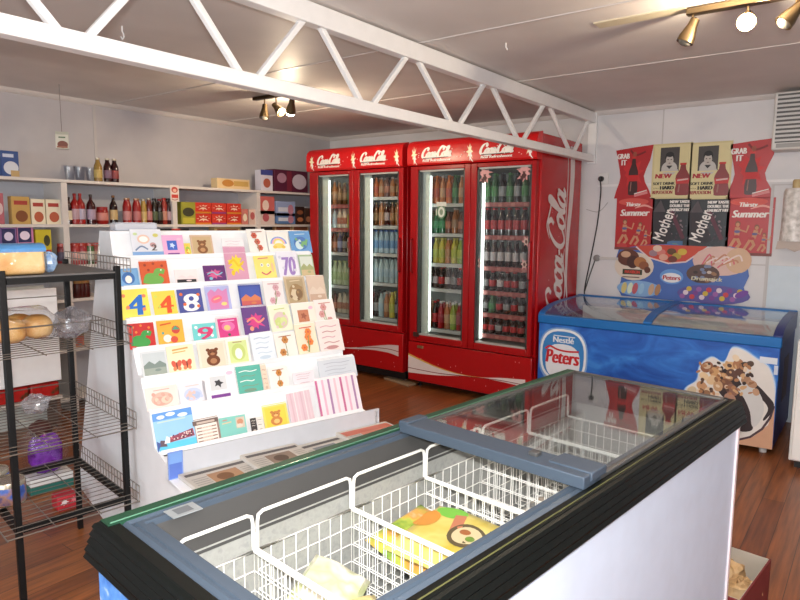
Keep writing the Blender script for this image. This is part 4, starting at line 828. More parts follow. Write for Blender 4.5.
# liner
b = MB(); L0, L1, M0, M1 = .095, FXW-.085, .095, FYL-.09
b.box(L0-.004, L0, M0, M1, .32, .81, alum); b.box(L1, L1+.004, M0, M1, .32, .81, alum); b.box(L0, L1, M0-.004, M0, .32, .81, alum); b.box(L0, L1, M1, M1+.004, .32, .81, alum); b.box(L0, L1, M0, M1, .31, .32, alum)
b.build('liner', t, smooth=False)
# ribbed rim : outline given as (outward distance, height)
rp = [(-.002, .898), (.004, .895), (.008, .888), (.006, .884), (.012, .872), (.010, .868), (.016, .856), (.014, .852), (.020, .840), (.018, .834), (.022, .824), (.018, .818), (-.006, .818), (-.006, .898)]
rimk = C(9, 13, 12, .42, spec=.22)
def ring(prof, x0, x1, y0, y1, m, cut=True):
    """mitred frame swept round a rectangle; prof = closed outline (outward, z)"""
    b = MB(); n = len(prof); vs = []
    for (cx, cy, sx, sy) in ((x0, y0, -1, -1), (x1, y0, 1, -1), (x1, y1, 1, 1), (x0, y1, -1, 1)):
        vs += [(cx+sx*d, cy+sy*d, z) for d, z in prof]
    fs = [(k*n+i, ((k+1) % 4)*n+i, ((k+1) % 4)*n+(i+1) % n, k*n+(i+1) % n) for k in range(4) for i in range(n)]
    return b.add(vs, fs, m)
ring(rp, 0, FXW, 0, FYL, rimk).build('rim', t, ang=25)
ring([(-.002, .897), (-.004, .9), (-.028, .9), (-.030, .897), (-.030, .87), (-.002, .87)], 0, FXW, 0, FYL, rimk).build('rim_top', t, ang=25)
MB().prism([(.002, .8995), (.004, .9022), (.041, .9022), (.042, .894)], 'y', .006, FYL-.006, C(28, 66, 48, .5, spec=.3)).build('green_edge_strip', t)
lg = C(84, 128, 106, .25)
MB().tube([(.035, .012, .9030), (.035, FYL-.02, .9030)], .0018, lg, 6).build('rim_line', t)  # light green line drawn in as the highlight along the left rim
MB().tube([(FXW-.012, .006, .9005), (FXW-.012, FYL-.006, .9005)], .0016, C(84, 84, 50, .3), 6).build('rim_line', t)
ring([(-.031, .890), (-.034, .895), (-.042, .899), (-.045, .892), (-.052, .892), (-.055, .897), (-.066, .897), (-.07, .885), (-.074, .86), (-.026, .86)], 0, FXW, 0, FYL, fgrey).build('inner_frame', t, ang=25)
MB().box(-.0, .0, 0, 0, 0, 0, fgrey)
b = MB(); b.box(.07, FXW-.07, .026, .082, .888, .894, fgrey); b.build('end_frame', t, bev=.002)
ring([(-.066, .875), (-.07, .885), (-.097, .80), (-.09, .80)], 0, FXW, 0, FYL, dgrey).build('inner_slope', t, ang=25)
MB().box(.055, .10, .135, .20, 0, .002, C(140, 146, 150, .3)).art(Art().rect(.008, .014, .036, .05, C(96, 102, 108)), (.055, .135, .002), (1, 0, 0), (0, 1, 0)).build('rating_plate', t, loc=(-.005, -.02, .896), smooth=False)
# two stacked sliding lids over the far half
lgl = FILM('lid_glass', (.97, .98, .98), .02, .0, 1.33)
for k, (y0, y1, z) in enumerate(((.822, 1.845, .900), (.875, 1.86, .8885))):
    x0, x1 = .055, FXW-.025
    b = MB()
    if k == 0: b.box(x0, x1, y0, y0+.085, z, z+.03, fgrey); b.box(x1-.11, x1+.004, y0+.03, y0+.105, z+.012, z+.034, fgrey); b.box(x0-.004, x0+.03, y0, y0+.09, z+.012, z+.034, fgrey)
    else: b.box(x0, x1, y0, y0+.05, z, z+.01, fgrey)
    b.box(x0, x1, y1-.025, y1, z, z+.012, dgrey); b.box(x0, x0+.014, y0+.05, y1, z, z+.012, dgrey); b.box(x1-.014, x1, y0+.05, y1, z, z+.012, dgrey)
    o = b.build('sliding_lid', t, bev=.003)
    MB().box(x0+.012, x1-.012, y0+.05, y1-.02, z+.004, z+.008, lgl).build('glass_pane', o, smooth=False)
    if k == 0: MB().box(x1-.17, x1-.145, y0+.035, y0+.06, z+.028, z+.04, dgrey).build('handle_notch', o, bev=.003)
# wire baskets
bwm = C(240, 240, 236, .35)
BY_ = [(.022+.09, .292), (.302, .585), (.593, .870), (.878, 1.14), (1.150, 1.42), (1.432, 1.70)]
bn = ['wire basket nearest the camera in the foreground freezer', 'second wire basket from the near end of the foreground freezer', 'third wire basket from the near end, holding the yellow bags', 'fourth wire basket, just under the sliding lid bar', 'fifth wire basket, under the far glass lid', 'farthest wire basket at the far end of the foreground freezer']
BX0, BX1, BZ0, BZ1 = .112, FXW-.10, .53, .765
for k, (y0, y1) in enumerate(BY_):
    o = thing('wire_basket', 'white '+bn[k], 'basket', F0, FR, 'wire baskets in the foreground freezer')
    g = MB(); xs, ys = (BX0, BX1), (y0, y1); nx = 15; ny = max(7, int((y1-y0)/.033)); r = .0016
    for i in range(nx+1):
        x = BX0+(BX1-BX0)*i/nx
        for y in ys: g.wire((x, y, BZ0), (x, y, BZ1), r, bwm)
        g.wire((x, y0, BZ0), (x, y1, BZ0), r, bwm)
    for j in range(ny+1):
        y = y0+(y1-y0)*j/ny
        for x in xs: g.wire((x, y, BZ0), (x, y, BZ1), r, bwm)
        g.wire((BX0, y, BZ0), (BX1, y, BZ0), r, bwm)
    for i in range(6):
        z = BZ0+(BZ1-BZ0)*i/5
        for y in ys: g.wire((BX0, y, z), (BX1, y, z), r, bwm)
        for x in xs: g.wire((x, y0, z), (x, y1, z), r, bwm)
    g.build('wire_grid', o, smooth=False)
    MB().tube([(BX0, y0, BZ1), (BX1, y0, BZ1), (BX1, y1, BZ1), (BX0, y1, BZ1)], .0042, bwm, 8, True).build('rim_wire', o)
    for x in (BX0-.002, BX1+.002):
        h = [(x, y0, BZ1), (x, y0+.001, .83), (x, y0+.004, .846), (x, y0+.016, .852), (x, y1-.016, .852), (x, y1-.004, .846), (x, y1-.001, .83), (x, y1, BZ1)]
        MB().tube(h, .0042, bwm, 8).build('hanger', o)
# frozen goods
def pouch(name, w, l, h, mat, label, cat, loc, rz, rx=0., ry=0., art=None, group=None):
    m = MB(); n = 12; vs = []; fs = []
    for side in (1, -1):
        for i in range(n+1):
            for j in range(n+1):
                u, v = 2*i/n-1, 2*j/n-1; k = max(0, (1-u**6)*(1-v**6))**.5
                vs.append((u*w/2, v*l/2, side*h/2*k*(1+.12*sin(5*u+3*v))))
    q = (n+1)**2
    for s in (0, 1):
        for i in range(n):
            for j in range(n):
                f = [s*q+i*(n+1)+j, s*q+(i+1)*(n+1)+j, s*q+(i+1)*(n+1)+j+1, s*q+i*(n+1)+j+1]; fs.append(f if s == 0 else f[::-1])
    m.add(vs, fs, mat)
    if art:
        A = Art(); art(A); st = .0012
        sf = lambda u, v: h/2*max(0, (1-(2*u/w)**6)*(1-(2*v/l)**6))**.5*(1+.12*sin(10*u/w+6*v/l))
        for i, (pv, pf, pm) in enumerate(A.it): m.add([(u, v, sf(u, v)+.002+.0004*i) for u, v in pv], pf, pm)
    o = m.build(name, loc=loc); o.rotation_euler = (rx, ry, rz); return tag(o, label, cat, group)
yel = MOT('yellow_veg_bag', [(206, 184, 84), (218, 202, 120), (196, 176, 70)], 9, .3); grn = C(110, 160, 50, .3); wg = MOT('white_green_bag', [(214, 214, 196), (196, 206, 150), (226, 222, 206), (150, 170, 90)], 9, .3)
def vegart(A):
    A.ell(-.06, .085, .045, .03, C(120, 190, 70)); A.ell(-.1, .02, .03, .05, C(220, 150, 60)); A.stroke([(-.03, .08), (.0, -.02)], .03, C(186, 120, 90)); A.ell(.03, .0, .05, .055, C(96, 84, 60), rot=.5); A.ell(.03, .0, .038, .04, C(206, 190, 150)); A.ell(.02, .01, .015, .012, C(160, 100, 60)); A.ell(.045, -.012, .012, .012, C(110, 140, 60))
    A.poly([(.08, -.13), (.115, -.13), (.095, .08), (.065, .06)], C(40, 92, 54)); A.stroke([(.096, -.11), (.084, .04)], .012, C(196, 214, 190)); A.stroke([(.11, -.1), (.1, .06)], .006, C(226, 226, 200))
pouch('frozen_vegetable_bag', .26, .27, .05, yel, 'large yellow frozen vegetable bag with green strip in the third basket', 'bag', fw(.335, .735, .70), FR+.15, .03, .06, vegart)
pouch('frozen_vegetable_bag', .2, .24, .05, MOT('green_veg_bag', [(90, 140, 50), (180, 190, 80), (210, 150, 70), (214, 210, 190)], 12, .3), 'green frozen bag leaning at the left end of the third basket', 'bag', fw(.225, .735, .66), FR+.1, .05, .3)
pouch('frozen_vegetable_bag', .2, .22, .04, yel, 'yellow frozen bag lying under the larger yellow bag', 'bag', fw(.38, .73, .63), FR-.1, .0, .05)
for i, (x, y, z, rz, m, lb) in enumerate(((.20, .43, .64, .5, wg, 'crumpled white and green frozen bag at the back of the second basket'), (.31, .39, .62, -.4, MOT('cream_bag', [(226, 214, 180), (206, 190, 130), (196, 200, 140)], 9, .3), 'cream frozen bag at the middle of the second basket'), (.43, .46, .62, .2, MOT('dark_veg_bag', [(50, 70, 50), (96, 120, 60), (180, 180, 150)], 9, .3), 'dark green frozen bag at the right of the second basket'))):
    pouch('frozen_bag', .15, .19, .05, m, lb, 'bag', fw(x, y, z), FR+rz, .15, .35-.3*i)
pouch('frozen_bag', .18, .2, .05, MOT('gold_bag', [(196, 150, 60), (214, 190, 110), (120, 90, 50)], 9, .3), 'golden frozen packet at the bottom of the nearest basket', 'bag', fw(.24, .2, .575), FR, .05, .1)
pouch('frozen_bag', .17, .2, .05, MOT('blue_tan_bag', [(80, 110, 140), (190, 160, 120), (206, 206, 200)], 12, .3), 'blue and tan frozen packet in the fourth basket', 'bag', fw(.3, .99, .57), FR+.1)
pouch('frozen_bag', .19, .2, .05, MOT('rust_bag', [(170, 90, 50), (206, 170, 130), (110, 120, 90)], 12, .3), 'rust coloured frozen packet at the right of the fourth basket', 'bag', fw(.45, 1.0, .57), FR-.1)
pouch('frozen_bag', .2, .2, .05, MOT('mixed_bag', [(90, 100, 110), (196, 190, 180), (150, 110, 80)], 12, .3), 'greyish frozen packet in the fifth basket under glass', 'bag', fw(.3, 1.28, .57), FR+.1)
tag(MB().box(-.09, .09, -.05, .05, 0, .05, C(196, 160, 130)).prism([(-.05, .05), (.05, .05), (.0, .085)], 'x', -.09, .09, C(176, 136, 106)).build('cardboard_tray', loc=fw(.45, 1.56, .534), rz=FR+.5), 'open tan carton in the farthest basket under the glass lid', 'carton')
# cardboard box on floor beyond the far end
t = thing('cardboard_box', 'open dark red cardboard box on the floor at the far end of the foreground freezer', 'box', fw(.55, 2.11, 0), FR)
cb = C(112, 30, 34, .6); ci = C(176, 166, 152, .7); W2, L2, H2 = .15, .2, .17
b = MB(); b.box(-.22, W2, -L2, -L2+.006, 0, H2, cb); b.box(-.22, W2, L2-.006, L2, 0, H2, cb); b.box(-.22, -.214, -L2, L2, 0, H2, cb); b.box(W2-.006, W2, -L2, L2, 0, H2, cb); b.box(-.22, W2, -L2, L2, 0, .006, cb); b.build('box_body', t, smooth=False)
b = MB(); b.box(-.214, W2-.006, -L2+.006, -L2+.008, .006, H2+.001, ci); b.box(-.214, W2-.006, L2-.008, L2-.006, .006, H2+.001, ci); b.box(-.214, -.212, -L2+.006, L2-.006, .006, H2+.001, ci); b.box(W2-.008, W2-.006, -L2+.006, L2-.006, .006, H2+.001, ci); b.box(-.214, W2-.006, -L2+.006, L2-.006, .006, .009, ci); b.build('box_lining', t, smooth=False)
kraft = MOT('kraft_paper', [(150, 116, 76), (190, 156, 112), (206, 176, 136)], 14, .7)
for i, (px, py, z, r, lb) in enumerate(((729, 574, .07, (.055, .06, .055), 'crumpled kraft paper at the back of the red cardboard box'), (737, 590, .06, (.05, .06, .045), 'crumpled kraft paper in the middle of the red cardboard box'), (748, 593, .06, (.04, .04, .05), 'small crumpled kraft paper at the right of the red cardboard box'))):
    P_ = onz(px, py, z); o = MB().blob((0, 0, 0), r, kraft, 16, 10, .14, i, .8).build('crumpled_paper', loc=P_, rz=FR, ang=15); tag(o, lb, 'paper')

# ================================================================== CARD STAND (turned 14.4 deg)
SRZ = radians(-14.4); sm_ = Matrix.Rotation(SRZ, 4, 'Z'); EX = sm_ @ V((1, 0, 0)); EY = sm_ @ V((0, 1, 0))
def sw(x, y, z): return sm_ @ V((x, y, z))
S0 = sw(-3.0, 1.22, 0)
def onstand(px, py, x):
    v = ray(px, py); k = (x-C_.dot(EX))/v.dot(EX); P = C_+v*k; return P.dot(EY), P.z
YL, YR = .744, 1.70
TX = [-2.87, -2.81, -2.745, -2.665, -2.575, -2.485, -2.40]; TZ = [1.335, 1.212, 1.085, .972, .868, .755, .612]
t = thing('card_stand', 'white stepped greeting card stand with seven tiers in the middle of the shop', 'card stand', S0, SRZ)
ww = C(240, 241, 243, .45)
lx = lambda x: x+3.0
side = [(-2.05, .0), (-2.05, .53), (-2.29, .545), (-2.29, .64)]
side += [(-2.31, .60), (TX[6]-.04, TZ[6]+.012)]
for k in range(5, -1, -1): side += [(TX[k]-.002, TZ[k]-.012), (TX[k]-.002, TZ[k]+.008), (TX[k]-.04, TZ[k]+.012)]
side += [(-2.94, 1.45), (-3.11, 1.45), (-3.85, 0)]
for y in (YL, YR-.012):
    MB().prism([(lx(x), z) for x, z in side], 'y', y-1.22, y-1.22+.012, ww).build('side_panel', t, smooth=False)
for k in range(7):
    xt, zt = (TX[k-1]-.008, TZ[k-1]+.004) if k else (-2.955, 1.45)
    pr_ = [(TX[k], TZ[k]-.006), (TX[k], TZ[k]+.012), (TX[k]-.004, TZ[k]+.012), (TX[k]-.004, TZ[k]), (TX[k]-.036, TZ[k]), (xt-.006, zt), (xt-.012, zt), (TX[k]-.046, TZ[k]-.006)]
    MB().prism([(lx(x), z) for x, z in pr_], 'y', YL-1.22+.012, YR-1.22-.012, ww).build('tier', t, smooth=False)
MB().prism([(lx(x), z) for x, z in ((-2.955, 1.45), (-3.11, 1.45), (-3.84, .0), (-3.83, 0), (-3.1, 1.44), (-2.955, 1.44))], 'y', YL-1.22+.012, YR-1.22-.012, ww).build('back_panel', t, smooth=False)
MB().box(lx(-2.30), lx(-2.29), YL-1.22, YR-1.22+.01, .56, .645, C(196, 199, 206, .45)).box(lx(-2.40), lx(-2.3), YL-1.22+.012, YR-1.232, .594, .6, ww).build('front_lip', t, smooth=False)
MB().box(lx(-2.33), lx(-2.03), YL-1.22, YR-1.22+.07, .535, .548, ww).build('news_tray', t, bev=.003)
MB().box(lx(-2.07), lx(-2.06), YL-1.22+.012, YR-1.232, .0, .535, ww).build('front_panel', t, smooth=False)
c0 = thing('plastic_wallet', 'clear plastic card wallet lying on top of the white card stand', 'wallet', sw(-3.03, .87, 1.451), SRZ)
MB().box(-.05, .05, -.09, .09, 0, .035, FILM('wallet_plastic', (.9, .93, .97), .08, .06, body=(226, 230, 240), bodyf=.5)).build('sleeve', c0, bev=.004); MB().box(-.045, .045, -.08, .08, .0352, .0362, C(236, 238, 244)).build('insert', c0, smooth=False)

# cards ---------------------------------------------------------------------------------------
cw = C(240, 240, 238, .45)
def K(*c): return C(*c, .42)
def m_num(s, c2, c3=None):
    def f(A, w, h):
        A.text(s, w*.2, h*.12, w*.8, h*.8, K(*c2), .08, .004)
        for i, (u, v) in enumerate(((.15, .8), (.85, .75), (.8, .3), (.25, .4))): A.ell(u*w, v*h, w*.07, w*.07, K(*(c3 or (226, 120, 60))), 8)
    return f
def m_pic(c1, c2, c3, fr=None):
    def f(A, w, h):
        r = random.Random(int(c1[0]*7+c2[1]*3+c3[2]))
        if fr: A.rect(w*.1, h*.08, w*.9, h*.92, K(*fr))
        A.ell(w*.5, h*.45, w*.34, h*.3, K(*c1)); A.ell(w*.42, h*.36, w*.2, h*.2, K(*c2)); A.ell(w*.62, h*.4, w*.16, h*.16, K(*c3))
        for i in range(7): A.ell(w*r.uniform(.2, .8), h*r.uniform(.2, .7), w*.06, w*.07, K(*r.choice([c1, c2, c3])), 8, r.random())
        A.stroke([(w*.25, h*.84), (w*.75, h*.86)], h*.035, K(*c2))
    return f
def m_dino(c, c2, head=True):
    def f(A, w, h):
        for u, v in ((.2, .85), (.5, .9), (.8, .8), (.3, .65), (.7, .62)): A.ell(u*w, v*h, w*.05, w*.05, K(*c2), 8)
        A.stroke(spline([(w*.15, h*.12), (w*.25, h*.4), (w*.5, h*.42), (w*.62, h*.6), (w*.85, h*.55)], 6), w*.2, K(*c)); A.ell(w*.48, h*.24, w*.32, h*.2, K(*c)); A.ell(w*.72, h*.6, w*.16, h*.09, K(*c)); A.ell(w*.74, h*.63, w*.025, w*.03, K(240, 240, 240), 8)
        A.rect(w*.3, h*.04, w*.42, h*.15, K(*c)); A.rect(w*.56, h*.04, w*.68, h*.15, K(*c))
    return f
def m_flow(c1, c2, leaf=(120, 150, 80), n=3):
    def f(A, w, h):
        r = random.Random(int(c1[0]+c2[1]*5))
        for i in range(n):
            x, y = w*(.3+.4*r.random()), h*(.25+.4*i/max(1, n-1)*1.2)
            A.stroke([(w*.5, h*.1), (x, y)], w*.03, K(*leaf))
            for k in range(6): a = k*pi/3; A.ell(x+w*.09*cos(a), y+w*.09*sin(a), w*.075, w*.075, K(*c1), 8)
            A.ell(x, y, w*.05, w*.05, K(*c2), 8)
        A.stroke([(w*.2, h*.87), (w*.8, h*.88)], h*.03, K(*c2))
    return f
def m_land(sky, hill, gnd):
    def f(A, w, h):
        A.rect(w*.07, h*.08, w*.93, h*.92, K(*sky)); A.poly([(w*.07, h*.45), (w*.3, h*.62), (w*.5, h*.48), (w*.7, h*.6), (w*.93, h*.45), (w*.93, h*.3), (w*.07, h*.3)], K(*hill)); A.rect(w*.07, h*.08, w*.93, h*.34, K(*gnd)); A.ell(w*.6, h*.25, w*.12, h*.05, K(*hill))
    return f
def m_strip(cs, ang=0):
    def f(A, w, h):
        n = 14
        for i in range(n):
            if i % 2 == 0: A.rect(w*i/n, 0, w*(i+.7)/n, h, K(*cs[(i//2) % len(cs)]))
    return f
def m_rain(A, w, h):
    for i, c in enumerate(((120, 160, 220), (230, 170, 190), (236, 220, 120))): A.stroke([(w*.5+w*(.36-.07*i)*cos(a), h*.45+h*(.3-.05*i)*sin(a)) for a in [pi*k/12 for k in range(13)]], w*.07, K(*c))
    A.ell(w*.5, h*.36, w*.24, h*.12, K(236, 210, 110)); A.ell(w*.3, h*.3, w*.1, h*.07, K(226, 196, 90)); A.ell(w*.7, h*.3, w*.1, h*.07, K(226, 196, 90))
def m_bear(c, bg):
    def f(A, w, h):
        A.rect(w*.08, h*.08, w*.92, h*.92, K(*bg)); k = K(*c); A.ell(w*.5, h*.3, w*.24, h*.2, k); A.ell(w*.5, h*.58, w*.18, h*.15, k); A.ell(w*.35, h*.7, w*.07, h*.06, k); A.ell(w*.65, h*.7, w*.07, h*.06, k)
        l = K(min(255, c[0]+60), min(255, c[1]+60), min(255, c[2]+50)); A.ell(w*.5, h*.54, w*.08, h*.05, l); A.ell(w*.5, h*.28, w*.12, h*.1, l); A.ell(w*.44, h*.61, w*.02, h*.016, K(30, 20, 20), 8); A.ell(w*.56, h*.61, w*.02, h*.016, K(30, 20, 20), 8)
    return f
def m_face(A, w, h):
    A.ell(w*.35, h*.62, w*.07, h*.07, K(240, 240, 240)); A.ell(w*.35, h*.62, w*.03, h*.03, K(40, 40, 40)); A.ell(w*.65, h*.6, w*.07, h*.07, K(240, 240, 240)); A.ell(w*.65, h*.6, w*.03, h*.03, K(40, 40, 40))
    A.stroke(spline([(w*.28, h*.32), (w*.5, h*.22), (w*.75, h*.34)], 5), w*.06, K(206, 90, 110)); A.ell(w*.85, h*.5, w*.06, h*.2, K(236, 190, 150)); A.stroke([(w*.2, h*.88), (w*.7, h*.9)], h*.04, K(206, 120, 110))
def m_crown(A, w, h):
    A.poly([(w*.1, h*.1), (w*.08, h*.75), (w*.25, h*.9), (w*.4, h*.78), (w*.55, h*.92), (w*.7, h*.8), (w*.9, h*.9), (w*.88, h*.1)], K(206, 130, 180)); A.ell(w*.42, h*.5, w*.24, h*.14, K(226, 110, 140), rot=.3); A.stroke([(w*.3, h*.48), (w*.55, h*.55)], h*.04, K(240, 200, 110)); A.ell(w*.7, h*.3, w*.12, h*.07, K(236, 206, 120))
def m_oval(c1, c2):
    def f(A, w, h): A.rect(w*.1, h*.1, w*.9, h*.9, K(*c1)); A.ell(w*.5, h*.48, w*.3, h*.32, K(*c2)); A.ell(w*.5, h*.42, w*.16, h*.2, K(236, 236, 226)); A.stroke([(w*.3, h*.85), (w*.7, h*.85)], h*.04, K(170, 150, 110))
    return f
def m_fly(A, w, h):
    for u in (.3, .68):
        for s in (-1, 1): A.ell(u*w+s*w*.09, h*.34, w*.09, h*.14, K(206, 90, 70), rot=-.4*s); A.ell(u*w+s*w*.08, h*.18, w*.07, h*.08, K(226, 130, 90), rot=.4*s)
        A.ell(u*w, h*.28, w*.02, h*.14, K(70, 50, 40))
    A.stroke([(w*.2, h*.84), (w*.8, h*.88)], h*.06, K(206, 160, 90)); A.stroke([(w*.2, h*.74), (w*.7, h*.77)], h*.04, K(206, 170, 100))
def m_words(c1, c2, n=4):
    def f(A, w, h):
        for i in range(n): A.stroke(spline([(w*(.15+.05*(i % 2)), h*(.8-.17*i)), (w*.4, h*(.83-.17*i)), (w*.6, h*(.79-.17*i)), (w*(.85-.07*(i % 3)), h*(.82-.17*i))], 4), h*.03, K(*(c1 if i % 2 == 0 else c2)))
        A.ell(w*.5, h*.14, w*.25, h*.06, K(*c2))
    return f
def m_sea(A, w, h):
    A.rect(0, 0, w, h, K(150, 196, 232)); A.rect(0, h*.8, w, h, K(96, 150, 216)); 
    for u, v, s in ((.2, .88, .1), (.45, .92, .12), (.75, .85, .13)): A.ell(u*w, v*h, w*s, h*.05, K(226, 236, 246))
    A.rect(w*.1, h*.74, w*.8, h*.77, K(196, 214, 200)); A.rect(w*.05, 0, w, h*.2, K(96, 196, 226)); A.poly([(w*.3, h*.2), (w*.32, h*.33), (w*.95, h*.45), (w*.97, h*.25)], K(150, 70, 90)); 
    r = random.Random(2)
    for i in range(30): A.ell(w*r.uniform(.34, .93), h*r.uniform(.24, .4), w*.022, h*.022, K(*r.choice([(60, 40, 50), (206, 110, 120), (226, 206, 200), (96, 60, 90)])), 6)
    A.poly([(w*.04, h*.15), (w*.1, h*.3), (w*.2, h*.28), (w*.25, h*.12)], K(96, 80, 90)); A.poly([(w*.18, h*.2), (w*.26, h*.38), (w*.34, h*.32), (w*.32, h*.2)], K(236, 236, 236)); A.poly([(0, 0), (.1*w, .22*h), (.0, h*.3)], K(70, 90, 150))
def m_frame(A, w, h):
    A.rect(w*.08, h*.05, w*.92, h*.8, K(236, 226, 216)); A.rect(0, h*.8, w, h, K(110, 90, 84)); A.rect(w*.15, h*.84, w*.85, h*.93, K(196, 180, 166))
    for i in range(5): A.rect(w*.12, h*(.08+.14*i), w*.88, h*(.13+.14*i), K(150, 116, 104)); A.rect(w*.3, h*(.09+.14*i), w*.7, h*(.12+.14*i), K(226, 206, 190))
def m_teal(A, w, h):
    A.rect(w*.62, h*.38, w*.95, h*.9, K(206, 190, 170)); A.ell(w*.78, h*.68, w*.12, h*.14, K(196, 140, 110)); A.ell(w*.74, h*.5, w*.12, h*.09, K(226, 206, 190)); A.stroke([(w*.1, h*.7), (w*.45, h*.74)], h*.05, K(226, 196, 150)); A.stroke([(w*.12, h*.85), (w*.3, h*.86)], h*.05, K(206, 140, 120))
def m_party(A, w, h):
    A.ell(w*.7, h*.6, w*.16, w*.16, K(196, 70, 60)); A.poly([(w*.54, h*.6), (w*.7, h*.76), (w*.86, h*.6)], K(80, 150, 120)); A.ell(w*.35, h*.28, w*.16, w*.15, K(226, 226, 216)); A.ell(w*.6, h*.22, w*.14, w*.13, K(206, 80, 60)); A.stroke([(w*.12, h*.82), (w*.55, h*.88)], h*.06, K(206, 90, 40)); A.ell(w*.2, h*.5, w*.05, w*.05, K(90, 160, 150))
def m_pinks(A, w, h):
    A.rect(w*.08, h*.08, w*.92, h*.92, K(206, 60, 130)); A.ell(w*.5, h*.55, w*.28, h*.22, K(226, 110, 170)); A.ell(w*.45, h*.5, w*.14, h*.12, K(236, 190, 120)); A.stroke([(w*.2, h*.8), (w*.8, h*.82)], h*.05, K(236, 180, 210)); A.ell(w*.5, h*.18, w*.06, h*.06, K(60, 90, 70))
def m_sq(c1, c2):
    def f(A, w, h): A.rect(w*.22, h*.3, w*.68, h*.74, K(*c1)); A.splat(w*.45, h*.52, w*.16, h*.16, K(*c2), 5, 3, .5); A.rect(w*.2, h*.06, w*.75, h*.16, K(120, 60, 140)); A.ell(w*.8, h*.8, w*.1, h*.06, K(236, 190, 210))
    return f
def m_splash(c1, c2):
    def f(A, w, h): A.splat(w*.5, h*.5, w*.4, h*.36, K(*c1), 9, 4, .55); A.stroke(spline([(w*.15, h*.5), (w*.4, h*.62), (w*.6, h*.45), (w*.85, h*.58)], 5), h*.06, K(*c2)); A.ell(w*.3, h*.25, w*.08, h*.08, K(*c2))
    return f
def m_dood(A, w, h):
    A.rect(0, 0, w, h*.2, K(120, 160, 206)); A.ell(w*.4, h*.66, w*.2, h*.17, K(226, 190, 170)); A.ell(w*.4, h*.66, w*.14, h*.11, K(240, 236, 230)); A.ell(w*.68, h*.45, w*.1, h*.09, K(190, 150, 150)); A.text('2', w*.62, h*.24, w*.78, h*.46, K(90, 80, 80), .1, .002); A.stroke(spline([(w*.1, h*.25), (w*.3, h*.4), (w*.5, h*.28)], 5), w*.05, K(110, 130, 160)); A.ell(w*.8, h*.8, w*.09, h*.07, K(206, 200, 110)); A.ell(w*.15, h*.85, w*.07, h*.05, K(190, 206, 150))
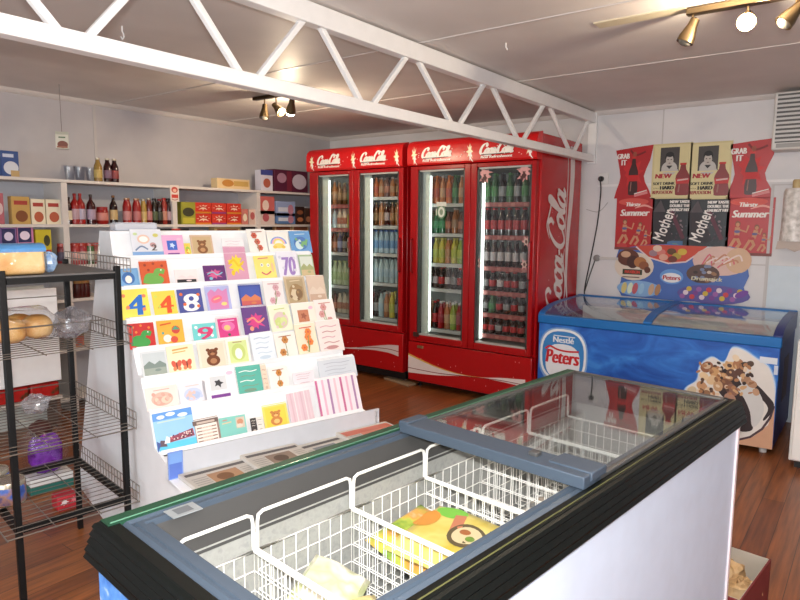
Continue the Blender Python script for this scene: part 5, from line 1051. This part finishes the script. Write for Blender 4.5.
# tier, x-left, x-right, y-top, y-bottom, paper, artwork, words, stacked copies
CARDS = [
 (1, 131, 163, 230, 260, (214, 216, 224), m_dood, 'pale doodle card with blue base, left end of top tier', 3),
 (1, 162, 184, 235, 259.5, (226, 170, 206), m_sq((60, 100, 190), (196, 214, 236)), 'pink card with a blue square, top tier', 2),
 (1, 184, 190.5, 243, 259, (226, 206, 90), m_pic((150, 190, 70), (226, 150, 60), (236, 226, 120)), 'narrow yellow card tucked between pink and brown cards, top tier', 1),
 (1, 190.5, 213, 235, 258, (206, 176, 150), m_bear((130, 84, 50), (196, 170, 130)), 'brown bear card on the top tier', 2),
 (1, 222, 244, 238, 257, (236, 232, 234), m_words((206, 190, 200), (214, 200, 206)), 'almost white card with faint pink print, top tier', 1),
 (1, 248, 267, 229, 255.5, (236, 234, 228), m_flow((196, 90, 70), (150, 60, 50), (150, 130, 100)), 'white card with rust red flower, top tier', 1),
 (1, 267.5, 289, 232, 254.5, (234, 232, 226), m_rain, 'white card with a pastel rainbow, top tier', 1),
 (1, 290, 311, 231, 253.5, (90, 150, 206), m_pic((60, 110, 180), (196, 220, 226), (110, 170, 110)), 'blue sea-coloured card at right end of top tier', 2),
 (2, 117, 139, 268, 289.5, (110, 160, 206), m_oval((120, 170, 214), (60, 110, 176)), 'blue card with an oval, second tier, touching the rack post', 1),
 (2, 140, 169, 261, 289.5, (206, 90, 50), m_dino((110, 170, 80), (150, 60, 40)), 'orange-red card with a green dinosaur, second tier', 3),
 (2, 174, 197, 269, 290, (236, 222, 222), m_land((236, 222, 222), (236, 214, 214), (40, 40, 44)), 'pale pink card with black base, second tier', 2),
 (2, 203, 225.5, 265, 284.5, (96, 40, 110), m_splash((206, 90, 140), (120, 190, 206)), 'purple card with pink splash, second tier', 2),
 (2, 225.5, 248, 247, 283, (206, 150, 176), m_splash((236, 210, 60), (226, 190, 40)), 'tall pink card with a yellow burst, second tier', 3),
 (2, 255, 276, 255.5, 280.5, (236, 220, 120), m_face, 'yellow card with a funny face, second tier', 1),
 (2, 278, 299, 251.5, 279, (226, 226, 236), m_num('70', (150, 120, 190), (206, 206, 220)), 'white card with a lilac 70, second tier', 3),
 (2, 299.5, 314, 254.5, 277.5, (150, 176, 140), m_land((206, 214, 206), (150, 160, 110), (190, 170, 130)), 'green-edged photo card at right end of second tier', 2),
 (3, 120, 150, 289, 321, (236, 220, 90), m_num('4', (40, 110, 196), (226, 130, 90)), 'yellow card with a large blue 4, third tier', 1),
 (3, 153, 177, 290.5, 320, (240, 206, 80), m_num('4', (220, 80, 40), (196, 206, 90)), 'yellow card with an orange-red 4, third tier', 2),
 (3, 178, 203, 288.5, 318, (70, 80, 150), m_num('8', (236, 236, 236), (226, 110, 60)), 'blue card with a white 8, third tier', 2),
 (3, 206, 231, 286, 315, (170, 176, 220), m_crown, 'lilac card with a pink crown, third tier', 3),
 (3, 239, 262, 284.5, 309, (50, 70, 150), m_land((60, 84, 170), (206, 120, 80), (196, 90, 90)), 'blue card with an orange scene, third tier', 3),
 (3, 264, 284, 280.5, 306.5, (232, 224, 224), m_flow((206, 160, 170), (190, 130, 140)), 'white card with faint pink flowers, third tier', 2),
 (3, 286, 307, 276.5, 304, (190, 170, 140), m_pic((150, 120, 80), (206, 190, 160), (120, 90, 60), (170, 150, 116)), 'sepia photo card, third tier', 3),
 (3, 308, 326, 275.5, 301.5, (206, 184, 166), m_land((206, 184, 166), (214, 196, 180), (190, 160, 140)), 'dusky brown card at right end of third tier', 2),
 (4, 128, 155, 322.5, 353, (190, 40, 40), m_dino((60, 150, 70), (226, 130, 60)), 'red card with a green dragon, fourth tier', 2),
 (4, 157, 184, 319.5, 350.5, (236, 170, 60), m_party, 'orange card with party balls, fourth tier', 2),
 (4, 192, 216, 322.5, 345, (110, 200, 200), m_num('9', (206, 60, 110), (236, 236, 236)), 'turquoise card with a pink 9, fourth tier', 1),
 (4, 216, 240, 316, 343, (214, 200, 206), m_pinks, 'white bordered magenta card, fourth tier', 3),
 (4, 243, 269, 306.5, 337, (96, 60, 130), m_splash((206, 60, 130), (236, 150, 120)), 'violet card with pink splash, front of a stack, fourth tier', 5),
 (4, 270, 292, 304.5, 332, (226, 230, 206), m_pic((214, 190, 190), (196, 210, 130), (206, 216, 150)), 'pale card with a lime band, fourth tier', 2),
 (4, 293, 317, 302.5, 325.5, (234, 228, 216), m_sq((190, 120, 90), (150, 80, 60)), 'cream card with small brown photo, fourth tier', 2),
 (4, 316, 336, 299.5, 323, (234, 226, 222), m_flow((206, 150, 150), (190, 120, 110)), 'cream card with rose print, right end of fourth tier', 2),
 (5, 141, 168, 350, 381, (206, 210, 212), m_land((190, 198, 200), (120, 136, 130), (150, 160, 150)), 'grey misty landscape card, fifth tier', 3),
 (5, 167.5, 195, 344.5, 377.5, (240, 226, 190), m_fly, 'cream card with two red butterflies, fifth tier', 2),
 (5, 198, 227, 341, 374, (226, 216, 200), m_bear((110, 60, 34), (220, 208, 186)), 'cream card with a small brown bear, fifth tier', 4),
 (5, 226.5, 250, 337.5, 368, (236, 236, 220), m_oval((206, 220, 150), (190, 206, 120)), 'lime green card with an oval, fifth tier', 2),
 (5, 252, 275.5, 332, 364, (220, 228, 236), m_words((170, 186, 206), (190, 206, 220)), 'pale blue card with faint words, fifth tier', 2),
 (5, 275.5, 297, 332.5, 360, (234, 230, 222), m_flow((190, 130, 70), (150, 90, 50), (120, 130, 80), 2), 'white card with brown flowers, fifth tier', 2),
 (5, 297, 318, 323.5, 356, (236, 222, 196), m_flow((226, 130, 60), (206, 90, 70), (130, 150, 90), 4), 'cream card with orange blooms, fifth tier', 3),
 (5, 318.5, 343, 320, 350, (234, 220, 216), m_words((206, 160, 170), (190, 140, 140), 5), 'pinkish card with printed border, right end of fifth tier', 2),
 (6, 145, 178, 385, 411, (230, 214, 206), m_pic((214, 176, 160), (206, 160, 146), (226, 196, 176)), 'wide pale pink card, left end of sixth tier', 2),
 (6, 178.5, 206, 381, 409, (220, 218, 226), m_pic((190, 200, 226), (226, 190, 180), (170, 186, 216)), 'white card with pale blue and pink print, sixth tier', 2),
 (6, 202, 238, 367.5, 404, (232, 232, 234), m_sq((206, 208, 210), (60, 60, 64)), 'large white card with small black figure, sixth tier', 2),
 (6, 235.5, 262, 365, 397, (90, 176, 160), m_words((236, 240, 236), (120, 150, 130)), 'teal topped card, sixth tier', 2),
 (6, 262.5, 268, 364, 392, (226, 206, 186), m_words((190, 160, 140), (206, 180, 160)), 'narrow beige card beside the teal one, sixth tier', 3),
 (6, 268.5, 288, 366, 391.5, (232, 230, 224), m_flow((196, 130, 60), (150, 90, 40), (150, 140, 90), 2), 'white card with a brown bloom, sixth tier', 3),
 (6, 292, 313.5, 372, 388, (226, 220, 226), m_words((190, 150, 160), (206, 180, 190), 3), 'small white card with pinkish words, sixth tier', 2),
 (6, 318, 356, 357.5, 383, (206, 212, 220), m_words((170, 176, 190), (186, 190, 200), 4), 'wide grey-white boxed card, right end of sixth tier', 5),
 (7, 155, 196, 410, 462, (150, 196, 232), m_sea, 'large blue seaside postcard print, left end of lowest tier', 2),
 (7, 193.5, 220, 417.5, 455, (150, 126, 116), m_frame, 'brown framed striped card, lowest tier', 3),
 (7, 219, 246, 414.5, 448, (130, 196, 186), m_teal, 'teal card with a photo of flowers, lowest tier', 1),
 (7, 250, 256, 422, 446, (60, 56, 56), m_words((226, 220, 210), (190, 180, 170), 3), 'slim dark card standing alone, lowest tier', 1),
 (7, 256.5, 262.5, 420, 443, (226, 222, 216), m_words((110, 96, 90), (190, 180, 170), 3), 'slim white card beside the slim dark one, lowest tier', 1),
 (7, 263, 288, 403.5, 439, (236, 214, 110), m_bear((196, 130, 70), (240, 206, 80)), 'yellow card with a teddy, lowest tier', 3),
 (7, 289, 313, 391, 430, (222, 196, 204), m_strip([(226, 206, 212), (214, 180, 190), (232, 222, 224)]), 'pale pink patterned card, lowest tier', 2),
 (7, 318, 361, 377.5, 417, (240, 226, 232), m_strip([(196, 110, 150), (226, 180, 200), (170, 130, 170), (232, 196, 206)]), 'pink and white striped gift wrap at right end of lowest tier', 5)]
rnd = random.Random(11); LEAN = radians(20)
TN = {1: 'top', 2: 'second', 3: 'third', 4: 'fourth', 5: 'fifth', 6: 'sixth', 7: 'lowest'}
for ci, (k, xl_, xr_, yt, yb, col, art, words, nst) in enumerate(CARDS):
    tx, tz = TX[k-1], TZ[k-1]; xp = tx-.012
    y0, _ = onstand(xl_, (yt+yb)/2, xp-.02); y1, _ = onstand(xr_, (yt+yb)/2, xp-.02)
    zb_ = tz+.002; _, ztop = onstand((xl_+xr_)/2, yt, xp-.05)
    h = max(.06, (ztop-zb_)/cos(LEAN)); w = (y1-y0)*.97; yc = (y0+y1)/2
    m = MB(); paper = C(*col, .42); th = .0022
    m.box(-th, 0, -w/2, w/2, 0, h, paper)
    A = Art(); art(A, w, h); m.art(A, (0, -w/2, 0), (0, 1, 0), (0, 0, 1), .0004, .0002)
    for s in range(1, nst): m.box(-th-.003*s, -.003*s-.0008, -w/2+.0015*s, w/2+.001*(s % 2), 0, h+.003*s, cw if s % 2 else paper)
    o = m.build('gift_wrap_sheet' if 'gift wrap' in words else 'greeting_card', loc=sw(xp, yc, zb_), smooth=False)
    o.rotation_euler = (rnd.uniform(-.02, .02), -LEAN, SRZ)
    tag(o, words+(' of the card stand' if len(words.split()) < 13 else ''), 'gift wrap' if 'gift wrap' in words else 'card', 'greeting cards on the white stepped stand')
A = Art(); A.rect(.004, .004, .05, .1, K(90, 120, 200)); A.rect(.004, .06, .05, .1, K(120, 160, 220))
tag(MB().box(0, .003, 0, .055, 0, .105, C(120, 150, 214)).art(A, (.003, 0, 0), (0, 1, 0), (0, 0, 1)).build('display_ticket', loc=sw(-2.289, .742, .548), rz=SRZ, smooth=False), 'blue ticket on the left corner of the front lip of the card stand', 'ticket')
# newspapers on the low tray
npm = C(196, 190, 182, .6)
for i, (y0, y1, rz, c2, lb) in enumerate(((.78, 1.04, .10, (170, 130, 96), 'leftmost newspaper with a brown photo on the low tray of the card stand'), (1.02, 1.26, -.06, (140, 120, 104), 'second newspaper from the left on the low tray of the card stand'), (1.24, 1.48, .12, (120, 124, 130), 'third newspaper from the left with a dark photo on the low tray'), (1.47, 1.74, -.04, (206, 130, 110), 'rightmost pinkish newspaper on the low tray of the card stand'))):
    w = y1-y0; d = .245; m = MB().box(-d/2, d/2, -w/2, w/2, 0, .014, npm); A = Art()
    A.rect(.01, d*.8, w-.01, d*.9, C(90, 84, 82, .6)) if i != 3 else A.rect(.01, d*.7, w-.01, d*.92, C(196, 110, 90, .6))
    A.rect(w*.3, d*.3, w*.75, d*.72, C(*c2, .6)); A.ell(w*.5, d*.5, w*.12, d*.14, C(c2[0]-50, c2[1]-50, c2[2]-50, .6))
    for q in range(8):
        A.rect(.012, d*(.08+.075*q), w*.27, d*(.1+.075*q), C(150, 146, 142, .6)); A.rect(w*.78, d*(.08+.075*q), w-.012, d*(.1+.075*q), C(150, 146, 142, .6))
    m.art(A, (d/2, -w/2, .014), (0, 1, 0), (-1, 0, 0)); o = m.build('newspaper', loc=sw(-2.165, (y0+y1)/2, .5495+.0155*(i % 2)), smooth=False); o.rotation_euler = (.0, 0, SRZ+rz*.4); tag(o, lb, 'newspaper', 'newspapers on the low tray')

# ================================================================== WIRE RACK (bread rack)
KR = radians(-7.9); km = Matrix.Rotation(KR, 4, 'Z'); K0 = V((-2.486, .949, 0)); SC = .94
Z1, Z2, Z3, Z4 = .3626, .673, 1.018, 1.2885
def kw(x, y, z): return K0 + km @ V((x, y, z))
t = thing('wire_rack', 'black metal bread rack with four wire shelves at the left edge', 'rack', K0, KR)
pb = C(13, 13, 14, .5, spec=.3); wb = C(128, 120, 112, .3, .5); KL, KD = .402, .60
for x, y in ((0, 0), (0, KL), (-KD, KL), (-KD, 0)): MB().box(x-.0115, x+.0115, y-.0115, y+.0115, 0, 1.317, pb).build('post', t, bev=.003)
for z in (Z1-.004, Z4):
    b = MB()
    for x in (0, -KD): b.box(x-.011, x+.011, .013, KL-.013, z-.022, z, pb)
    for y in (0, KL): b.box(-KD+.013, -.013, y-.011, y+.011, z-.022, z, pb)
    b.build('shelf_frame', t)
MB().box(-KD-.01, .01, -.01, KL+.008, Z4+.001, Z4+.007, C(98, 96, 95, .45)).build('top_board', t)
FX1 = .105
for z, fx in ((Z1+.004, FX1), (Z2, FX1), (Z3, FX1)):
    b = MB(); r = .0017; n = 17
    for i in range(n):
        x = -KD+(fx+KD)*i/(n-1)
        b.wire((x, -.06, z), (x, KL+.008, z), r, wb)
    for y in (-.06, .1, .26, KL+.008): b.wire((-KD, y, z-.004), (fx, y, z-.004), .0025, wb)
    b.build('wire_shelf', t, smooth=False)
    g = MB(); gh = .065
    def fence(p, q, n):
        p, q = V(p), V(q)
        for i in range(n+1): e = p.lerp(q, i/n); g.wire(e, e+V((0, 0, gh)), r, wb)
        for hh in (gh, gh*.5): g.wire(p+V((0, 0, hh)), q+V((0, 0, hh)), .0022, wb)
    fence((-KD, KL+.008, z), (fx, KL+.008, z), 22); g.build('side_guard', t, smooth=False)
    g = MB()
    if z > .9: g.tube([(-.12, -.06, z), (-.12, -.06, z+.07), (-.12, KL-.02, z+.07), (-.12, KL-.02, z)], .0028, wb, 6); MB().tube([(-KD, -.06, z+.13), (-KD, KL, z+.13)], .0025, wb, 6).build('rear_guard', t)
    else: g.wire((fx, -.06, z+.0), (fx, KL+.008, z), .003, wb); MB().wire((-KD, -.06, z+.06), (-KD, KL+.008, z+.06), .0025, wb).build('rear_guard', t)
    g.build('front_guard', t, smooth=False)
g = MB(); gh = .055; z = Z4+.007
wl = C(196, 198, 200, .35, .5)
fence((-KD-.03, KL+.008, z), (FX1, KL+.012, z), 22); g.tube([(-.3, KL+.008, z), (-.3, KL+.008, z+.1), (-.2, KL+.008, z+.1), (-.2, KL+.008, z+.06)], .002, wb, 5); g.build('top_guard', t, smooth=False)
# bread on the top board
crust = MOT('bread_crust', [(206, 150, 84), (226, 184, 122), (236, 204, 150)], 9, .6); bagf = FILM('bread_bag', (.97, .97, .97), .12, .04, 1.35, bump=.5)
def loaf(y0, y1, lb, tail, lab):
    t = thing('bread_loaf', lb, 'bread', kw(-.062, (y0+y1)/2, Z4+.008), KR)
    L = y1-y0; b = MB()
    pr_ = [(-.06, .004), (.058, .004), (.062, .065), (.058, .092), (.03, .108), (-.03, .108), (-.062, .09), (-.064, .04)]
    pr_ = spline(pr_, 3, True)
    b.prism(pr_, 'y', -L/2+.006, L/2-.006, crust); b.build('loaf', t, bev=.008)
    MB().prism([(x*1.05, .001+z*1.02) for x, z in pr_], 'y', -L/2, L/2, bagf).build('bag', t, bev=.006)
    bb = MB(); k = [(x*1.07, .001+z*1.035) for x, z in pr_ if z > .09]; k = sorted(k, key=lambda p: p[0])
    bb.prism(k+[(x, z-.012) for x, z in k[::-1]], 'y', -L/2, L/2, C(84, 146, 204, .3)); bb.build('printed_band', t)
    if tail: MB().blob((0, L/2+.025, .042), (.035, .03, .036), MOT('blue_bag_tail', [(120, 160, 214), (170, 200, 232), (90, 130, 196)], 30, .3), 14, 9, .1, 3).build('bag_tail', t)
loaf(-.18, .15, 'sliced bread loaf in a blue-topped bag on top of the wire rack', True, 0)
loaf(-.36, -.165, 'bread loaf in a bag at the left picture edge on top of the rack', False, 0) if False else None
# bag of rolls, second shelf
roll = MOT('roll_crust', [(190, 124, 60), (214, 160, 92), (230, 190, 130)], 12, .45); rb = FILM('roll_bag', (.95, .95, .96), .1, .04, 1.4, bump=.35)
t = thing('bread_roll_bag', 'clear plastic bag of golden bread rolls on the second shelf of the rack', 'bread', kw(-.20, .09, Z3+.003), KR)
for i, (x, y, z) in enumerate(((0, -.14, .05), (.02, -.03, .05), (-.02, .075, .052), (-.1, -.09, .05), (-.1, .03, .05))): MB().blob((x, y, z), (.055, .055, .048), roll, 16, 10, .02, i, .85).build('bread_roll', t)
MB().blob((-.04, -.03, .066), (.13, .185, .064), rb, 24, 14, .05, 2, .6).build('bag', t)
t2 = thing('plastic_bag', 'crumpled empty clear plastic bag beside the bread rolls on the rack', 'bag', kw(-.20, .285, Z3+.003), KR)
cb_ = FILM('crumpled_clear_plastic', (.88, .89, .92), .12, .10, 1.45, body=(190, 186, 190), bodyf=.22, bump=.35)
b = MB().blob((0, 0, .06), (.10, .062, .055), cb_, 26, 16, .12, 5, .9); b.build('film', t2, ang=20); MB().blob((.03, -.03, .035), (.06, .045, .03), cb_, 18, 10, .2, 9).build('fold', t2, ang=20)
t2 = thing('plastic_bag', 'small grey crumpled plastic bag on the third shelf of the rack', 'bag', kw(-.40, .19, Z2+.003), KR)
MB().blob((0, 0, .035), (.05, .05, .035), cb_, 20, 12, .16, 7, .9).build('film', t2, ang=20)
# tins on the bottom wire shelf
def tin(loc, lb, r, h, lab):
    t = thing('tin_can', lb, 'tin', loc, KR)
    MB().lathe([(r*.97, 0), (r, .003), (r, h-.003), (r*.97, h), (r*.9, h-.004), (.001, h-.005)], (0, 0, 0), C(190, 180, 160, .25, .9), 24).build('body', t)
    MB().lathe([(r*1.003, h*.08), (r*1.012, h*.09), (r*1.012, h*.78), (r*1.003, h*.79)], (0, 0, 0), lab, 24).build('paper_label', t)
tl = MOT('tin_label', [(40, 66, 140), (60, 96, 176), (150, 110, 90), (36, 50, 110)], 18, .35)
tin(kw(-.245, .03, Z1+.007), 'blue labelled tin at front of the bottom wire shelf by the left edge', .062, .095, tl)
tin(kw(-.42, .02, Z1+.007), 'blue labelled tin at the back of the bottom wire shelf', .055, .09, tl)
# gift hamper on the floor behind the rack
gp = onz(57, 486, 0)
t = thing('gift_hamper', 'purple wrapped gift hamper on the floor behind the wire rack', 'hamper', (gp.x-.05, gp.y-.03, 0), KR)
MB().box(-.10, .1, -.11, .11, 0, .045, C(40, 110, 100)).build('teal_base', t, bev=.004); MB().box(-.1, .1, -.11, .11, .046, .085, C(226, 226, 224)).build('white_base', t, bev=.004)
MB().blob((.02, 0, .20), (.07, .085, .105), MOT('purple_wrap', [(96, 30, 140), (130, 56, 180), (80, 24, 110)], 16, .25, bump=.4), 18, 12, .05, 1, .7).build('purple_wrap', t)
MB().blob((-.02, -.01, .33), (.05, .06, .05), C(70, 26, 22, .6), 14, 9, .05, 2).build('brown_top', t)
MB().blob((0, .0, .22), (.095, .12, .125), FILM('hamper_film', (.95, .95, .97), .08, .02, 1.4, bump=.3), 22, 14, .08, 4, .85).build('clear_wrap', t)
rp_ = onz(66, 508, 0)
A = Art(); A.text('88', .03, .03, .085, .08, C(226, 206, 206)); 
for i in range(6): A.ell(.02+.022*i, .015+.01*(i % 2), .008, .006, C(226, 150, 150), 8)
b = MB().box(-.05, .05, -.055, .055, 0, .075, C(190, 40, 52)).art(Art().splat(.035, .045, .022, .022, C(232, 214, 214), 7, 1, .5).splat(.08, .05, .018, .022, C(220, 120, 130), 7, 2, .5).rect(.005, .0, .105, .015, C(150, 30, 40)), (.05, -.055, 0), (0, 1, 0), (0, 0, 1))
tag(b.build('red_packet', loc=(rp_.x-.02, rp_.y+.01, 0), rz=KR, bev=.008), 'red packet with white print on the floor under the wire rack', 'packet')
q = onz(48, 497, 0)
tag(MB().box(-.06, .06, -.07, .07, 0, .11, C(150, 30, 34)).build('red_packet', loc=(q.x-.3, q.y+.12, 0), rz=KR, bev=.006), 'plain dark red packet on the floor behind the printed red packet', 'packet') if False else None

# ================================================================== LIGHT
w = bpy.data.worlds.new('daylight'); sc.world = w; w.use_nodes = True
w.node_tree.nodes['Background'].inputs[0].default_value = (.75, .86, 1, 1); w.node_tree.nodes['Background'].inputs[1].default_value = 1.2
def area(name, loc, rot, sx, sy, power, col):
    l = bpy.data.lights.new(name, 'AREA'); l.shape = 'RECTANGLE'; l.size = sx; l.size_y = sy; l.energy = power; l.color = col
    o = bpy.data.objects.new(name, l); COL.objects.link(o); o.location = loc; o.rotation_euler = rot; return o
area('assumed_window_daylight', (-.7, YF-.12, 1.4), (radians(90), 0, 0), 5.6, 1.7, 130, (.92, .96, 1))  # area light standing in for assumed daylight from behind the camera
def point(name, loc, power, r, col):
    l = bpy.data.lights.new(name, 'POINT'); l.energy = power; l.shadow_soft_size = r; l.color = col
    o = bpy.data.objects.new(name, l); COL.objects.link(o); o.location = loc; return o
fl_ = C_+U_*.09-D_*.03
point('assumed_flash', fl_, 215, .025, (1, .98, .95))  # unseen flash, assumed just above the lens
point('spot_bulb', LP1, 40, .03, (1, .82, .6)); point('spot_bulb_far', LP2, 42, .03, (1, .80, .56))
vs = sc.view_settings; sc.display_settings.display_device = 'sRGB'; vs.view_transform = 'Standard'; vs.look = 'None'; vs.exposure = 0.0; vs.gamma = 1.0; vs.use_curve_mapping = False
